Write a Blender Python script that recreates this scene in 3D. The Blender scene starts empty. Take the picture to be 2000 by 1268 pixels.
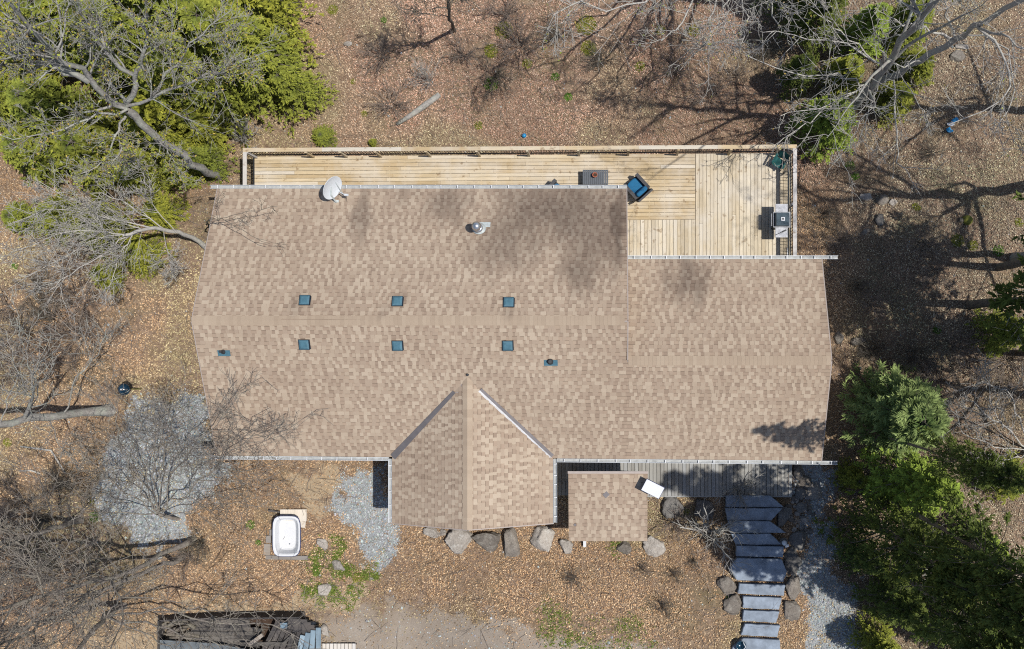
import bpy, math, random
import numpy as np
from mathutils import Vector, Matrix

# ------------------------------------------------------------------ camera, sky, sun, exposure
sc = bpy.context.scene
COL = sc.collection
HC, FP, NX, NY = 36.6, 1778.0, 1190.0, 680.0      # camera height (m), focal length / nadir point in photo pixels

cam_d = bpy.data.cameras.new("camera")
cam_d.lens = 36.0 * FP / 2000.0
cam_d.sensor_width = 36.0
cam_d.shift_x = -(NX - 1000.0) / 2000.0
cam_d.shift_y = (NY - 634.0) / 2000.0
cam_d.clip_end = 2000
cam = bpy.data.objects.new("camera", cam_d)
cam.location = (0, 0, HC)
COL.objects.link(cam)
sc.camera = cam

SUN_VEC = Vector((-0.46, 0.03, -1.0)).normalized()   # direction the sunlight travels
world = bpy.data.worlds.new("World")
sc.world = world
world.use_nodes = True
wn = world.node_tree
bg = wn.nodes["Background"]
sky = wn.nodes.new("ShaderNodeTexSky")
sky.sky_type = 'NISHITA'
sky.sun_disc = False
sky.sun_elevation = math.asin(-SUN_VEC.z)
sky.sun_rotation = math.atan2(-SUN_VEC.x, -SUN_VEC.y)
wn.links.new(sky.outputs[0], bg.inputs[0])
bg.inputs[1].default_value = 0.102
sun_d = bpy.data.lights.new("sun", 'SUN')
sun_d.energy = 4.6
sun_d.angle = math.radians(0.53)
sun_d.color = (1.0, 0.955, 0.88)
sun = bpy.data.objects.new("sun", sun_d)
sun.rotation_euler = SUN_VEC.to_track_quat('-Z', 'Y').to_euler()
sun.location = (15, 0, 30)
COL.objects.link(sun)
sc.view_settings.view_transform = 'Standard'
sc.view_settings.look = 'None'
sc.view_settings.exposure = 0.22
sc.view_settings.gamma = 1.0
sc.view_settings.use_curve_mapping = False
sc.cycles.use_denoising = False
sc.cycles.filter_width = 1.1
sc.cycles.max_bounces = 6
sc.cycles.sample_clamp_indirect = 6.0

rng = np.random.default_rng(7)
random.seed(7)

# ------------------------------------------------------------------ helpers
def W(px, py, z):
    """photo pixel + height -> the place in the world"""
    s = (HC - z) / FP
    return Vector(((px - NX) * s, -(py - NY) * s, z))

def sstep(t):
    t = np.clip(t, 0.0, 1.0)
    return t * t * (3 - 2 * t)

def ground_z(X, Y):
    X = np.asarray(X, float); Y = np.asarray(Y, float)
    north = -1.7 * sstep((Y - 4.2) / 4.0) * (0.55 + 0.45 * sstep((X + 17) / 6.0)) - 0.5 * sstep((Y - 9) / 10.0)
    start = 6.9 - 1.2 * sstep((X - 3.0) / 2.0)
    span = 4.4 + 1.9 * sstep((X - 3.0) / 2.0)
    rise = 0.35 + 0.90 * sstep((X + 8.5) / 5.0)
    south = rise * sstep((-Y - start) / span) + 0.04 * np.clip(-Y - 11.5, 0, 40)
    east = 0.25 * sstep((X - 9) / 8.0)
    rough = 0.05 * np.sin(X * 0.9 + 1.3) * np.cos(Y * 0.8) + 0.025 * np.sin(X * 2.3 + Y * 1.9)
    yard = sstep((np.abs(X + 3.3) - 11.5) / 2.5 + 0.0) + sstep((np.abs(Y - 0.5) - 6.5) / 2.0)
    return north + south + east * 1.0 + rough * np.clip(yard, 0.25, 1)

def gz(x, y):
    return float(ground_z(x, y))

def G(px, py, dz=0.0):
    z = 0.0
    for _ in range(6):
        p = W(px, py, z + dz)
        z = gz(p.x, p.y)
    return Vector((p.x, p.y, z + dz))

def np_mesh(name, V, F, col=None, smooth=False, mat=None):
    V = np.asarray(V, np.float32).reshape(-1, 3)
    F = np.asarray(F, np.int32)
    m = bpy.data.meshes.new(name)
    m.vertices.add(len(V)); m.vertices.foreach_set("co", V.ravel())
    k = F.shape[1]
    m.loops.add(F.size); m.loops.foreach_set("vertex_index", F.ravel())
    m.polygons.add(len(F)); m.polygons.foreach_set("loop_start", np.arange(0, F.size, k, dtype=np.int32))
    m.update(calc_edges=True)
    m.polygons.foreach_set("use_smooth", np.full(len(F), bool(smooth)))
    if col is not None:
        c = np.ones((len(V), 4), np.float32); c[:, :3] = np.asarray(col, np.float32).reshape(-1, 3)
        a = m.color_attributes.new("Col", 'FLOAT_COLOR', 'POINT'); a.data.foreach_set("color", c.ravel())
    if mat: m.materials.append(mat)
    return m

class MB:
    """collects polygons for one mesh"""
    def __init__(s): s.v = []; s.f = []
    def add(s, vs, fs):
        o = len(s.v); s.v += [tuple(v) for v in vs]; s.f += [tuple(i + o for i in f) for f in fs]; return s
    def box(s, x0, x1, y0, y1, z0, z1, M=None):
        vs = [Vector(p) for p in ((x0,y0,z0),(x1,y0,z0),(x1,y1,z0),(x0,y1,z0),(x0,y0,z1),(x1,y0,z1),(x1,y1,z1),(x0,y1,z1))]
        if M is not None: vs = [M @ v for v in vs]
        return s.add(vs, ((0,3,2,1),(4,5,6,7),(0,1,5,4),(1,2,6,5),(2,3,7,6),(3,0,4,7)))
    def beam(s, p, q, w, h, up=(0,0,1)):
        p = Vector(p); q = Vector(q); d = (q - p).normalized(); u = Vector(up)
        if abs(d.dot(u)) > 0.95: u = Vector((1,0,0))
        r = d.cross(u).normalized() * (w / 2); t = r.cross(d).normalized() * (h / 2)
        vs = [p - r - t, p + r - t, p + r + t, p - r + t, q - r - t, q + r - t, q + r + t, q - r + t]
        return s.add(vs, ((0,1,2,3),(7,6,5,4),(0,4,5,1),(1,5,6,2),(2,6,7,3),(3,7,4,0)))
    def tube(s, pts, rs, k=8, cap=True):
        pts = [Vector(p) for p in pts]; n = len(pts); o = len(s.v)
        if not hasattr(rs, '__len__'): rs = [rs] * n
        d0 = (pts[-1] - pts[0]).normalized(); ref = Vector((0,0,1)) if abs(d0.z) < 0.9 else Vector((1,0,0))
        for i, p in enumerate(pts):
            d = (pts[min(i+1,n-1)] - pts[max(i-1,0)]).normalized()
            u = d.cross(ref).normalized(); w = d.cross(u)
            for j in range(k):
                a = 2*math.pi*j/k; s.v.append(tuple(p + (u*math.cos(a) + w*math.sin(a))*rs[i]))
        for i in range(n-1):
            for j in range(k):
                a = o+i*k+j; b = o+i*k+(j+1)%k; s.f.append((a, b, b+k, a+k))
        if cap:
            s.f.append(tuple(o+j for j in range(k))[::-1]); s.f.append(tuple(o+(n-1)*k+j for j in range(k)))
        return s
    def lathe(s, prof, k=16, M=None):
        o = len(s.v); n = len(prof)
        for r, z in prof:
            for j in range(k):
                a = 2*math.pi*j/k; v = Vector((r*math.cos(a), r*math.sin(a), z))
                s.v.append(tuple(M @ v if M is not None else v))
        for i in range(n-1):
            for j in range(k):
                a = o+i*k+j; b = o+i*k+(j+1)%k; s.f.append((a, b, b+k, a+k))
        s.f.append(tuple(o+j for j in range(k))[::-1]); s.f.append(tuple(o+(n-1)*k+j for j in range(k)))
        return s
    def prism(s, poly, z0, z1, M=None):
        n = len(poly); vs = [Vector((p[0],p[1],z0)) for p in poly] + [Vector((p[0],p[1],z1)) for p in poly]
        if M is not None: vs = [M @ v for v in vs]
        return s.add(vs, [tuple(range(n))[::-1], tuple(range(n,2*n))] + [(i,(i+1)%n,n+(i+1)%n,n+i) for i in range(n)])
    def mesh(s, name, mat=None, smooth=False):
        m = bpy.data.meshes.new(name); m.from_pydata(s.v, [], s.f); m.update()
        if smooth: m.polygons.foreach_set("use_smooth", [True]*len(m.polygons))
        if mat: m.materials.append(mat)
        return m

def link(name, mesh, parent=None, label=None):
    """a mesh in world coordinates; parent may be an Empty standing at its base"""
    o = bpy.data.objects.new(name, mesh); COL.objects.link(o)
    if parent is not None:
        o.parent = parent
        p = parent; M = Matrix.Identity(4)
        chain = []
        while p is not None: chain.append(p); p = p.parent
        for p in reversed(chain): M = M @ p.matrix_parent_inverse @ p.matrix_basis
        o.matrix_parent_inverse = M.inverted()
    if label: o["label"] = label
    return o

def part(name, mb, mat, parent, smooth=False, label=None):
    return link(name, mb.mesh(name, mat, smooth), parent, label)

def tag(o, label, cat, group=None):
    o["label"] = label; o["category"] = cat
    if group: o["group"] = group
    return o

def thing(name, label, cat, loc=(0,0,0), group=None, rz=0.0, scale=1.0):
    o = bpy.data.objects.new(name, None); COL.objects.link(o)
    o.location = loc; o.rotation_euler = (0, 0, rz); o.scale = (scale,)*3
    o.empty_display_size = 0.2
    return tag(o, label, cat, group)

def structure(o, kind="structure"):
    o["kind"] = kind; return o

def local_child(name, mesh, parent):
    o = bpy.data.objects.new(name, mesh); COL.objects.link(o); o.parent = parent; return o

def copy_thing(root, label=None, loc=None, rz=None, scale=None):
    r = root.copy(); COL.objects.link(r)
    if label: r["label"] = label
    if loc is not None: r.location = loc
    if rz is not None: r.rotation_euler = (0,0,rz)
    if scale is not None: r.scale = (scale,)*3 if not hasattr(scale,'__len__') else scale
    for ch in list(root.children):
        c = ch.copy(); COL.objects.link(c); c.parent = r
        for g in list(ch.children):
            d = g.copy(); COL.objects.link(d); d.parent = c
    return r

# ------------------------------------------------------------------ materials
def new_mat(name):
    m = bpy.data.materials.new(name); m.use_nodes = True
    nt = m.node_tree; b = nt.nodes["Principled BSDF"]
    b.inputs["Specular IOR Level"].default_value = 0.3
    return m, nt, b

def N(nt, typ, **kw):
    n = nt.nodes.new(typ)
    for k, v in kw.items():
        if k in ('operation','blend_type','data_type','noise_dimensions','feature','attribute_name','interpolation','distance'): setattr(n, k, v)
        else: n.inputs[k].default_value = v
    return n

def mixc(nt, blend, fac, a, b):
    n = nt.nodes.new("ShaderNodeMixRGB"); n.blend_type = blend
    for i, v in ((0, fac), (1, a), (2, b)):
        if isinstance(v, (int, float)): n.inputs[i].default_value = v
        elif isinstance(v, tuple): n.inputs[i].default_value = (*v, 1)
        else: nt.links.new(v, n.inputs[i])
    return n.outputs[0]

def pos(nt, scale=(1,1,1)):
    g = nt.nodes.new("ShaderNodeNewGeometry"); mp = nt.nodes.new("ShaderNodeMapping")
    mp.inputs["Scale"].default_value = scale; nt.links.new(g.outputs["Position"], mp.inputs[0]); return mp.outputs[0]

def noise(nt, scale, detail=4, rough=0.6, vec=None, dist=0.0):
    n = nt.nodes.new("ShaderNodeTexNoise"); n.inputs["Scale"].default_value = scale
    n.inputs["Detail"].default_value = detail; n.inputs["Roughness"].default_value = rough; n.inputs["Distortion"].default_value = dist
    nt.links.new(vec if vec is not None else pos(nt), n.inputs["Vector"]); return n.outputs["Fac"]

def ramp(nt, fac, stops):
    r = nt.nodes.new("ShaderNodeValToRGB"); e = r.color_ramp.elements
    while len(e) < len(stops): e.new(0.5)
    for i, (p, c) in enumerate(stops):
        e[i].position = p; e[i].color = (*c, 1) if isinstance(c, tuple) else (c, c, c, 1)
    nt.links.new(fac, r.inputs[0]); return r.outputs[0]

def bump(nt, b, h, strength=0.4, dist=0.02):
    n = nt.nodes.new("ShaderNodeBump"); n.inputs["Strength"].default_value = strength; n.inputs["Distance"].default_value = dist
    nt.links.new(h, n.inputs["Height"]); nt.links.new(n.outputs[0], b.inputs["Normal"])

def attr(nt, name="Col"):
    a = nt.nodes.new("ShaderNodeAttribute"); a.attribute_name = name; return a.outputs["Color"]

def objrand(nt):
    return nt.nodes.new("ShaderNodeObjectInfo").outputs["Random"]

def simple(name, col, rough=0.6, metal=0.0, var=0.25, nscale=8.0, bumpy=0.0, spec=0.3):
    m, nt, b = new_mat(name)
    f = ramp(nt, noise(nt, nscale, 5, 0.65), [(0.25, 1 - var), (0.75, 1 + var)])
    c = mixc(nt, 'MULTIPLY', 1.0, tuple(col), f)
    nt.links.new(c, b.inputs["Base Color"])
    b.inputs["Roughness"].default_value = rough; b.inputs["Metallic"].default_value = metal
    b.inputs["Specular IOR Level"].default_value = spec
    if bumpy: bump(nt, b, noise(nt, nscale * 3, 6, 0.7), bumpy, 0.03)
    return m

def wood(name, a, c2, grey, axis='x', grain=1.0):
    """weathered boards: own tone per board, long grain, knots"""
    m, nt, b = new_mat(name)
    r = objrand(nt)
    lo = tuple(x*0.84 for x in a); hi = tuple(min(x*1.12, 0.8) for x in c2)
    base = ramp(nt, r, [(0.0, lo), (0.2, a), (0.45, c2), (0.62, a), (0.8, hi), (1.0, grey)])
    sc_ = (1.2, 26, 1) if axis == 'x' else (26, 1.2, 1)
    gr = noise(nt, 1.6, 6, 0.7, pos(nt, sc_), 0.6)
    c = mixc(nt, 'MULTIPLY', 0.8 * grain, base, ramp(nt, gr, [(0.3, 0.62), (0.6, 1.08)]))
    big = noise(nt, 0.9, 4, 0.6)
    c = mixc(nt, 'MIX', ramp(nt, big, [(0.42, 0.0), (0.68, 0.65)]), c, grey)
    knots = noise(nt, 5.0, 2, 0.5, pos(nt, (1, 1, 1)))
    c = mixc(nt, 'MULTIPLY', ramp(nt, knots, [(0.64, 0.0), (0.74, 0.7)]), c, (0.45, 0.36, 0.28))
    nt.links.new(c, b.inputs["Base Color"]); b.inputs["Roughness"].default_value = 0.8
    bump(nt, b, gr, 0.25, 0.01)
    return m

MAT = {}
MAT['deck_x'] = wood("deck_boards", (0.40,0.305,0.18), (0.44,0.36,0.24), (0.49,0.445,0.38), 'x')
MAT['deck_y'] = wood("deck_boards_across", (0.43,0.36,0.255), (0.47,0.41,0.31), (0.49,0.455,0.40), 'y')
MAT['rail'] = wood("rail_boards", (0.42,0.32,0.19), (0.46,0.39,0.28), (0.44,0.41,0.36), 'x')
MAT['rail_grey'] = wood("rail_boards_grey", (0.48,0.43,0.36), (0.44,0.42,0.40), (0.42,0.41,0.41), 'y')
MAT['porch'] = wood("porch_boards", (0.23,0.22,0.20), (0.28,0.275,0.255), (0.27,0.275,0.275), 'y')
MAT['oldwood'] = wood("old_grey_boards", (0.20,0.18,0.16), (0.27,0.23,0.19), (0.22,0.21,0.21), 'x')
MAT['palewood'] = wood("pale_boards", (0.48,0.44,0.38), (0.52,0.46,0.38), (0.50,0.48,0.46), 'y')
MAT['bluewood'] = wood("blue_grey_boards", (0.14,0.20,0.25), (0.18,0.25,0.30), (0.24,0.31,0.36), 'y')
MAT['darkwood'] = wood("dark_boards", (0.045,0.042,0.042), (0.065,0.058,0.055), (0.085,0.075,0.07), 'x')
MAT['binwood'] = wood("bin_boards", (0.075,0.068,0.06), (0.11,0.097,0.085), (0.13,0.12,0.11), 'x')
MAT['siding'] = simple("siding", (0.42,0.38,0.32), 0.7, var=0.08, nscale=3)
def lap(m):
    nt = m.node_tree; b = nt.nodes["Principled BSDF"]; w = nt.nodes.new("ShaderNodeTexWave"); w.wave_profile = 'SAW'; w.bands_direction = 'Z'
    w.inputs["Scale"].default_value = 1.55; nt.links.new(pos(nt), w.inputs["Vector"]); bump(nt, b, w.outputs["Fac"], 1.0, 0.015)
lap(MAT['siding'])
MAT['fascia'] = simple("fascia_paint", (0.30,0.26,0.24), 0.6, var=0.12, nscale=5)
MAT['gutter'] = simple("gutter_aluminium", (0.53,0.55,0.57), 0.45, var=0.1, nscale=4)
MAT['gutter_in'] = simple("gutter_floor_grey", (0.30,0.31,0.31), 0.8, var=0.3, nscale=6)  # darker grey for the floor of the trough
MAT['flash'] = simple("valley_metal", (0.40,0.40,0.41), 0.42, 0.7, var=0.2, nscale=3)
MAT['flash_dark'] = simple("valley_metal_dark", (0.13,0.12,0.125), 0.55, 0.3, var=0.2, nscale=3)
MAT['galv'] = simple("galvanised_steel", (0.55,0.56,0.57), 0.32, 0.9, var=0.15, nscale=6)
MAT['galv_dull'] = simple("galvanised_flashing", (0.44,0.48,0.48), 0.6, 0.35, var=0.25, nscale=8)
MAT['vent'] = simple("vent_plastic", (0.055,0.125,0.165), 0.45, var=0.2, nscale=9)
MAT['vent_edge'] = simple("vent_edge", (0.012,0.02,0.032), 0.6, var=0.2, nscale=9)
MAT['pipe'] = simple("vent_pipe_black", (0.03,0.032,0.036), 0.55, var=0.2)
MAT['dish'] = simple("dish_paint", (0.52,0.55,0.58), 0.5, var=0.05)
MAT['white'] = simple("white_enamel", (0.52,0.53,0.55), 0.35, var=0.05, nscale=4)
MAT['black_metal'] = simple("black_metal", (0.02,0.021,0.024), 0.5, 0.2, var=0.2)
MAT['dark_table'] = simple("dark_grey_slats", (0.075,0.085,0.10), 0.6, var=0.2)
MAT['terra'] = simple("terracotta", (0.36,0.11,0.06), 0.8, var=0.2)
MAT['soil'] = simple("potting_soil", (0.05,0.03,0.02), 0.9, var=0.3)
MAT['wicker'] = simple("dark_wicker", (0.055,0.055,0.06), 0.7, var=0.5, nscale=40, bumpy=0.5)
MAT['cushion'] = simple("blue_cushion", (0.012,0.10,0.21), 0.85, var=0.15)
MAT['teal'] = simple("teal_fabric", (0.008,0.07,0.07), 0.8, var=0.25)
MAT['hood'] = simple("grill_hood", (0.025,0.045,0.062), 0.4, 0.3, var=0.15)
MAT['steel'] = simple("grill_shelf_steel", (0.36,0.37,0.40), 0.55, 0.1, var=0.2, nscale=12)
MAT['panel_white'] = simple("white_panel", (0.56,0.57,0.60), 0.5, var=0.06)
MAT['navy'] = simple("navy_edge", (0.02,0.03,0.09), 0.5)
MAT['slab'] = simple("bluestone", (0.185,0.22,0.27), 0.75, var=0.42, nscale=2.2, bumpy=0.5)
MAT['glass_blue'] = simple("glossy_dark_blue", (0.008,0.03,0.055), 0.12, var=0.2, spec=0.6)
MAT['moss'] = simple("moss", (0.16,0.16,0.03), 0.95, var=0.4, nscale=20, bumpy=0.6)
MAT['blue_ball'] = simple("blue_plastic", (0.02,0.20,0.42), 0.4)
MAT['tarp_grey'] = simple("grey_sheet", (0.11,0.125,0.135), 0.6, var=0.3, nscale=3)

def stone_mat(name, a, b2, lich=(0.5,0.5,0.44)):
    m, nt, b = new_mat(name)
    n1 = noise(nt, 2.2, 7, 0.7, dist=0.8)
    c = ramp(nt, n1, [(0.3, a), (0.7, b2)])
    c = mixc(nt, 'MULTIPLY', 1.0, c, ramp(nt, objrand(nt), [(0, 0.8), (1, 1.2)]))
    c = mixc(nt, 'MIX', ramp(nt, noise(nt, 5, 5, 0.7), [(0.52, 0.0), (0.68, 0.6)]), c, lich)
    c = mixc(nt, 'MULTIPLY', 0.8, c, ramp(nt, noise(nt, 26, 4, 0.7), [(0.3, 0.65), (0.7, 1.2)]))
    nt.links.new(c, b.inputs["Base Color"]); b.inputs["Roughness"].default_value = 0.85
    bump(nt, b, noise(nt, 5, 8, 0.75), 0.9, 0.12)
    return m
MAT['stone'] = stone_mat("boulder_grey", (0.125,0.108,0.092), (0.235,0.208,0.18), (0.31,0.295,0.26))
MAT['stone_pale'] = stone_mat("boulder_pale", (0.25,0.222,0.195), (0.41,0.375,0.335), (0.53,0.515,0.48))
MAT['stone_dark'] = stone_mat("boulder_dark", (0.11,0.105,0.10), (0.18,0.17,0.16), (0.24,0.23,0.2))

def bark_mat(name, a, b2, lich, amt=0.5):
    m, nt, b = new_mat(name)
    c = ramp(nt, noise(nt, 14, 6, 0.7, pos(nt, (1,1,0.3))), [(0.3, a), (0.7, b2)])
    c = mixc(nt, 'MIX', ramp(nt, noise(nt, 2.3, 5, 0.7), [(0.45, 0.0), (0.65, amt)]), c, lich)
    nt.links.new(c, b.inputs["Base Color"]); b.inputs["Roughness"].default_value = 0.9
    b.inputs["Specular IOR Level"].default_value = 0.15
    bump(nt, b, noise(nt, 22, 6, 0.7, pos(nt, (1,1,0.35))), 0.8, 0.03)
    return m
MAT['bark'] = bark_mat("bark_grey", (0.16,0.15,0.14), (0.35,0.335,0.315), (0.37,0.41,0.34))
MAT['bark_pale'] = bark_mat("bark_pale", (0.26,0.245,0.23), (0.43,0.41,0.385), (0.43,0.43,0.36))
MAT['bark_dark'] = bark_mat("bark_brown", (0.085,0.07,0.058), (0.19,0.165,0.14), (0.22,0.22,0.15), 0.35)
MAT['bark_mid'] = bark_mat("bark_grey_brown", (0.13,0.112,0.098), (0.27,0.24,0.215), (0.28,0.28,0.21), 0.4)
MAT['bark_brush'] = bark_mat("brush_stems", (0.15,0.12,0.10), (0.30,0.25,0.22), (0.24,0.22,0.16), 0.3)

def leafy(name, tint, rough=0.7, trans=0.25, hue=0.10):
    m, nt, b = new_mat(name)
    c = mixc(nt, 'MULTIPLY', 1.0, attr(nt), tuple(tint))
    c = mixc(nt, 'MULTIPLY', 1.0, c, ramp(nt, objrand(nt), [(0, (1-hue, 1-hue*0.6, 1.0)), (1, (1+hue*1.4, 1+hue*0.5, 0.9))]))
    nt.links.new(c, b.inputs["Base Color"]); b.inputs["Roughness"].default_value = rough
    b.inputs["Specular IOR Level"].default_value = 0.2
    if trans:
        t = nt.nodes.new("ShaderNodeBsdfTranslucent"); nt.links.new(c, t.inputs[0])
        mx = nt.nodes.new("ShaderNodeMixShader"); mx.inputs[0].default_value = trans
        nt.links.new(b.outputs[0], mx.inputs[1]); nt.links.new(t.outputs[0], mx.inputs[2])
        nt.links.new(mx.outputs[0], nt.nodes["Material Output"].inputs[0])
    return m
MAT['needles'] = leafy("hemlock_sprays", (1, 1, 1))
MAT['pine'] = leafy("pine_needles", (1.0, 1.0, 0.95))
MAT['litter'] = leafy("dead_leaves", (1, 1, 1), 0.8, 0.15, 0.0)
MAT['bud'] = leafy("leaf_buds", (1, 1, 1), 0.7, 0.3, 0.05)
MAT['pebble'] = leafy("gravel_stones", (1, 1, 1), 0.85, 0.0, 0.0)

def shingle_mat(name, stains=True):
    m, nt, b = new_mat(name)
    c = attr(nt)
    c = mixc(nt, 'MULTIPLY', 0.7, c, ramp(nt, noise(nt, 60, 3, 0.8), [(0.3, 0.88), (0.7, 1.10)]))
    c = mixc(nt, 'MULTIPLY', 0.9, c, ramp(nt, noise(nt, 0.35, 4, 0.6), [(0.3, (0.93, 0.91, 0.90)), (0.7, (1.05, 1.05, 1.05))]))
    if stains:
        # algae: dark blotches that streak down the back slope, each with its own place and size
        g = nt.nodes.new("ShaderNodeNewGeometry")
        wob = nt.nodes.new("ShaderNodeTexNoise"); wob.inputs["Scale"].default_value = 1.1; wob.inputs["Detail"].default_value = 5; nt.links.new(pos(nt, (1.6, 0.6, 1)), wob.inputs["Vector"])
        va = nt.nodes.new("ShaderNodeVectorMath"); va.operation = 'MULTIPLY_ADD'; nt.links.new(wob.outputs["Color"], va.inputs[0]); va.inputs[1].default_value = (1.5, 1.8, 0); va.inputs[2].default_value = (-0.75, -0.9, 0)
        vb = nt.nodes.new("ShaderNodeVectorMath"); vb.operation = 'ADD'; nt.links.new(g.outputs["Position"], vb.inputs[0]); nt.links.new(va.outputs[0], vb.inputs[1])
        for x, y, rx, ry, s in ((-9.0,4.9,.5,1.3,.6),(-5.9,5.3,.9,.9,.6),(-2.6,5.2,1.8,1.4,.8),(-.6,4.5,1.6,2.1,.75),(-3.8,3.7,1.5,1.2,.6),(.3,4.6,.3,2.2,.7),(-1.1,2.6,.9,.8,.55),(2.9,2.5,.8,1.2,.75),(-7.6,5.6,.6,.6,.3),(-10.8,1.5,.4,.4,.3),(-7.4,1.5,.45,.5,.35),(-3.5,1.4,.4,.45,.3)):
            mp = nt.nodes.new("ShaderNodeMapping"); mp.vector_type = 'TEXTURE'; mp.inputs["Location"].default_value = (x, y, 0); mp.inputs["Scale"].default_value = (rx, ry, 1000)
            nt.links.new(vb.outputs[0], mp.inputs[0])
            ln = nt.nodes.new("ShaderNodeVectorMath"); ln.operation = 'LENGTH'; nt.links.new(mp.outputs[0], ln.inputs[0])
            mr = nt.nodes.new("ShaderNodeMapRange"); mr.interpolation_type = 'SMOOTHSTEP'; mr.inputs[1].default_value = 1.35; mr.inputs[2].default_value = 0.2; mr.inputs[3].default_value = 0; mr.inputs[4].default_value = s
            nt.links.new(ln.outputs["Value"], mr.inputs[0])
            c = mixc(nt, 'MULTIPLY', mr.outputs[0], c, (0.40, 0.39, 0.41))
    nt.links.new(c, b.inputs["Base Color"]); b.inputs["Roughness"].default_value = 0.9; b.inputs["Specular IOR Level"].default_value = 0.12
    bump(nt, b, noise(nt, 110, 3, 0.8), 0.3, 0.006)
    return m
MAT['shingle'] = shingle_mat("asphalt_shingles")

# ------------------------------------------------------------------ ground
def poly_w(pts):
    return np.array([[*G(px, py).xy] for px, py in pts])

def poly_field(X, Y, P, soft):
    """1 inside the outline, fading to 0 over `soft` metres across its edge"""
    inside = np.zeros(X.shape, bool); d2 = np.full(X.shape, 1e9)
    n = len(P)
    for i in range(n):
        x1, y1 = P[i]; x2, y2 = P[(i+1) % n]
        cond = ((y1 > Y) != (y2 > Y)) & (X < (x2-x1)*(Y-y1)/((y2-y1) if abs(y2-y1) > 1e-9 else 1e-9) + x1)
        inside ^= cond
        dx, dy = x2-x1, y2-y1; t = np.clip(((X-x1)*dx + (Y-y1)*dy)/(dx*dx+dy*dy+1e-9), 0, 1)
        d2 = np.minimum(d2, (X-x1-t*dx)**2 + (Y-y1-t*dy)**2)
    d = np.sqrt(d2); sd = np.where(inside, d, -d)
    return sstep(sd/(2*soft) + 0.5)

def vnoise(X, Y, f, seed=0):
    """cheap smooth value noise"""
    r = np.random.default_rng(seed); T = r.random((64, 64))
    x = X*f; y = Y*f; xi = np.floor(x).astype(int); yi = np.floor(y).astype(int)
    fx = x-xi; fy = y-yi; fx = fx*fx*(3-2*fx); fy = fy*fy*(3-2*fy)
    a = T[xi % 64, yi % 64]; b = T[(xi+1) % 64, yi % 64]; c = T[xi % 64, (yi+1) % 64]; d = T[(xi+1) % 64, (yi+1) % 64]
    return (a*(1-fx)+b*fx)*(1-fy) + (c*(1-fx)+d*fx)*fy
def fbm(X, Y, f, seed=0):
    return 0.5*vnoise(X,Y,f,seed)+0.3*vnoise(X,Y,f*2.1,seed+1)+0.2*vnoise(X,Y,f*4.3,seed+2)

GRAVEL = [poly_w(p) for p in (
    [(208,900),(255,800),(330,772),(398,772),(425,880),(470,890),(450,935),(395,985),(345,1060),(262,1075),(205,1000)],
    [(648,935),(700,920),(735,900),(742,1000),(772,1028),(785,1045),(765,1100),(702,1098),(690,1040),(658,1010)],
    [(1545,900),(1622,900),(1628,960),(1600,1010),(1642,1080),(1652,1150),(1692,1290),(1560,1290),(1566,1200),(1550,1130),(1590,1060),(1572,990)])]
DIRT = [poly_w(p) for p in (
    [(690,1195),(760,1160),(860,1180),(965,1205),(1060,1235),(1250,1262),(1400,1300),(600,1300),(640,1215)],)]
SAND = [poly_w(p) for p in (
    [(585,915),(640,905),(650,945),(625,985),(560,960)], [(590,975),(655,975),(650,1005),(600,1000)],
    [(330,1165),(520,1180),(690,1140),(720,1200),(560,1215),(320,1200)], [(150,1215),(330,1200),(330,1300),(160,1300)])]
GRASS = [poly_w(p) for p in (
    [(612,1075),(640,1085),(675,1110),(650,1128),(618,1110)], [(585,1150),(640,1152),(690,1178),(640,1188),(590,1172)],
    [(640,1045),(655,1062),(650,1085),(640,1070)], [(690,1120),(740,1100),(745,1125),(700,1140)],
    [(1040,1195),(1130,1200),(1240,1215),(1290,1268),(1150,1290),(1060,1240)], [(1180,1070),(1215,1075),(1200,1095)])]

def masks(X, Y):
    n = (fbm(X, Y, 0.9, 3) - 0.5)
    wx = X + 1.5*(fbm(X, Y, .9, 11)-0.5) + .8*(fbm(X,Y,3.1,13)-.5); wy = Y + 1.5*(fbm(X, Y, .9, 17)-0.5) + .8*(fbm(X,Y,3.1,19)-.5)
    g = np.zeros(X.shape); d = np.zeros(X.shape); s = np.zeros(X.shape); gr = np.zeros(X.shape)
    for P in GRAVEL: g = np.maximum(g, poly_field(wx, wy, P, 0.34))
    for P in DIRT: d = np.maximum(d, poly_field(wx, wy, P, 0.8))
    for P in SAND: s = np.maximum(s, poly_field(wx, wy, P, 0.5)*0.85)
    for P in GRASS: gr = np.maximum(gr, poly_field(wx, wy, P, 0.3))
    return g*np.clip(1.25 - 3.2*np.clip(fbm(X,Y,.8,41)-.52, 0, 1), 0, 1), d, s, gr

def axis(a, b, step, far):
    core = np.arange(a, b + step/2, step)
    out = []; x = step
    p = b
    while p < far:
        x *= 1.5; p += x; out.append(p)
    lo = []; x = step; p = a
    while p > -far:
        x *= 1.5; p -= x; lo.append(p)
    return np.array(lo[::-1] + list(core) + out)
gx = axis(-27, 19.5, 0.12, 400); gy = axis(-15.5, 16.5, 0.12, 400)
GX, GY = np.meshgrid(gx, gy, indexing='ij')
GZ = ground_z(np.clip(GX, -45, 45), np.clip(GY, -40, 40))
mg, md, ms, mgr = masks(GX, GY)
nxg, nyg = GX.shape
idx = np.arange(nxg*nyg).reshape(nxg, nyg)
F = np.stack([idx[:-1,:-1], idx[1:,:-1], idx[1:,1:], idx[:-1,1:]], -1).reshape(-1, 4)
gm = np_mesh("ground", np.stack([GX, GY, GZ], -1), F, np.stack([mg, md, np.clip(ms, 0, 1)], -1), True)
m, nt, b = new_mat("forest_floor")
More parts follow.
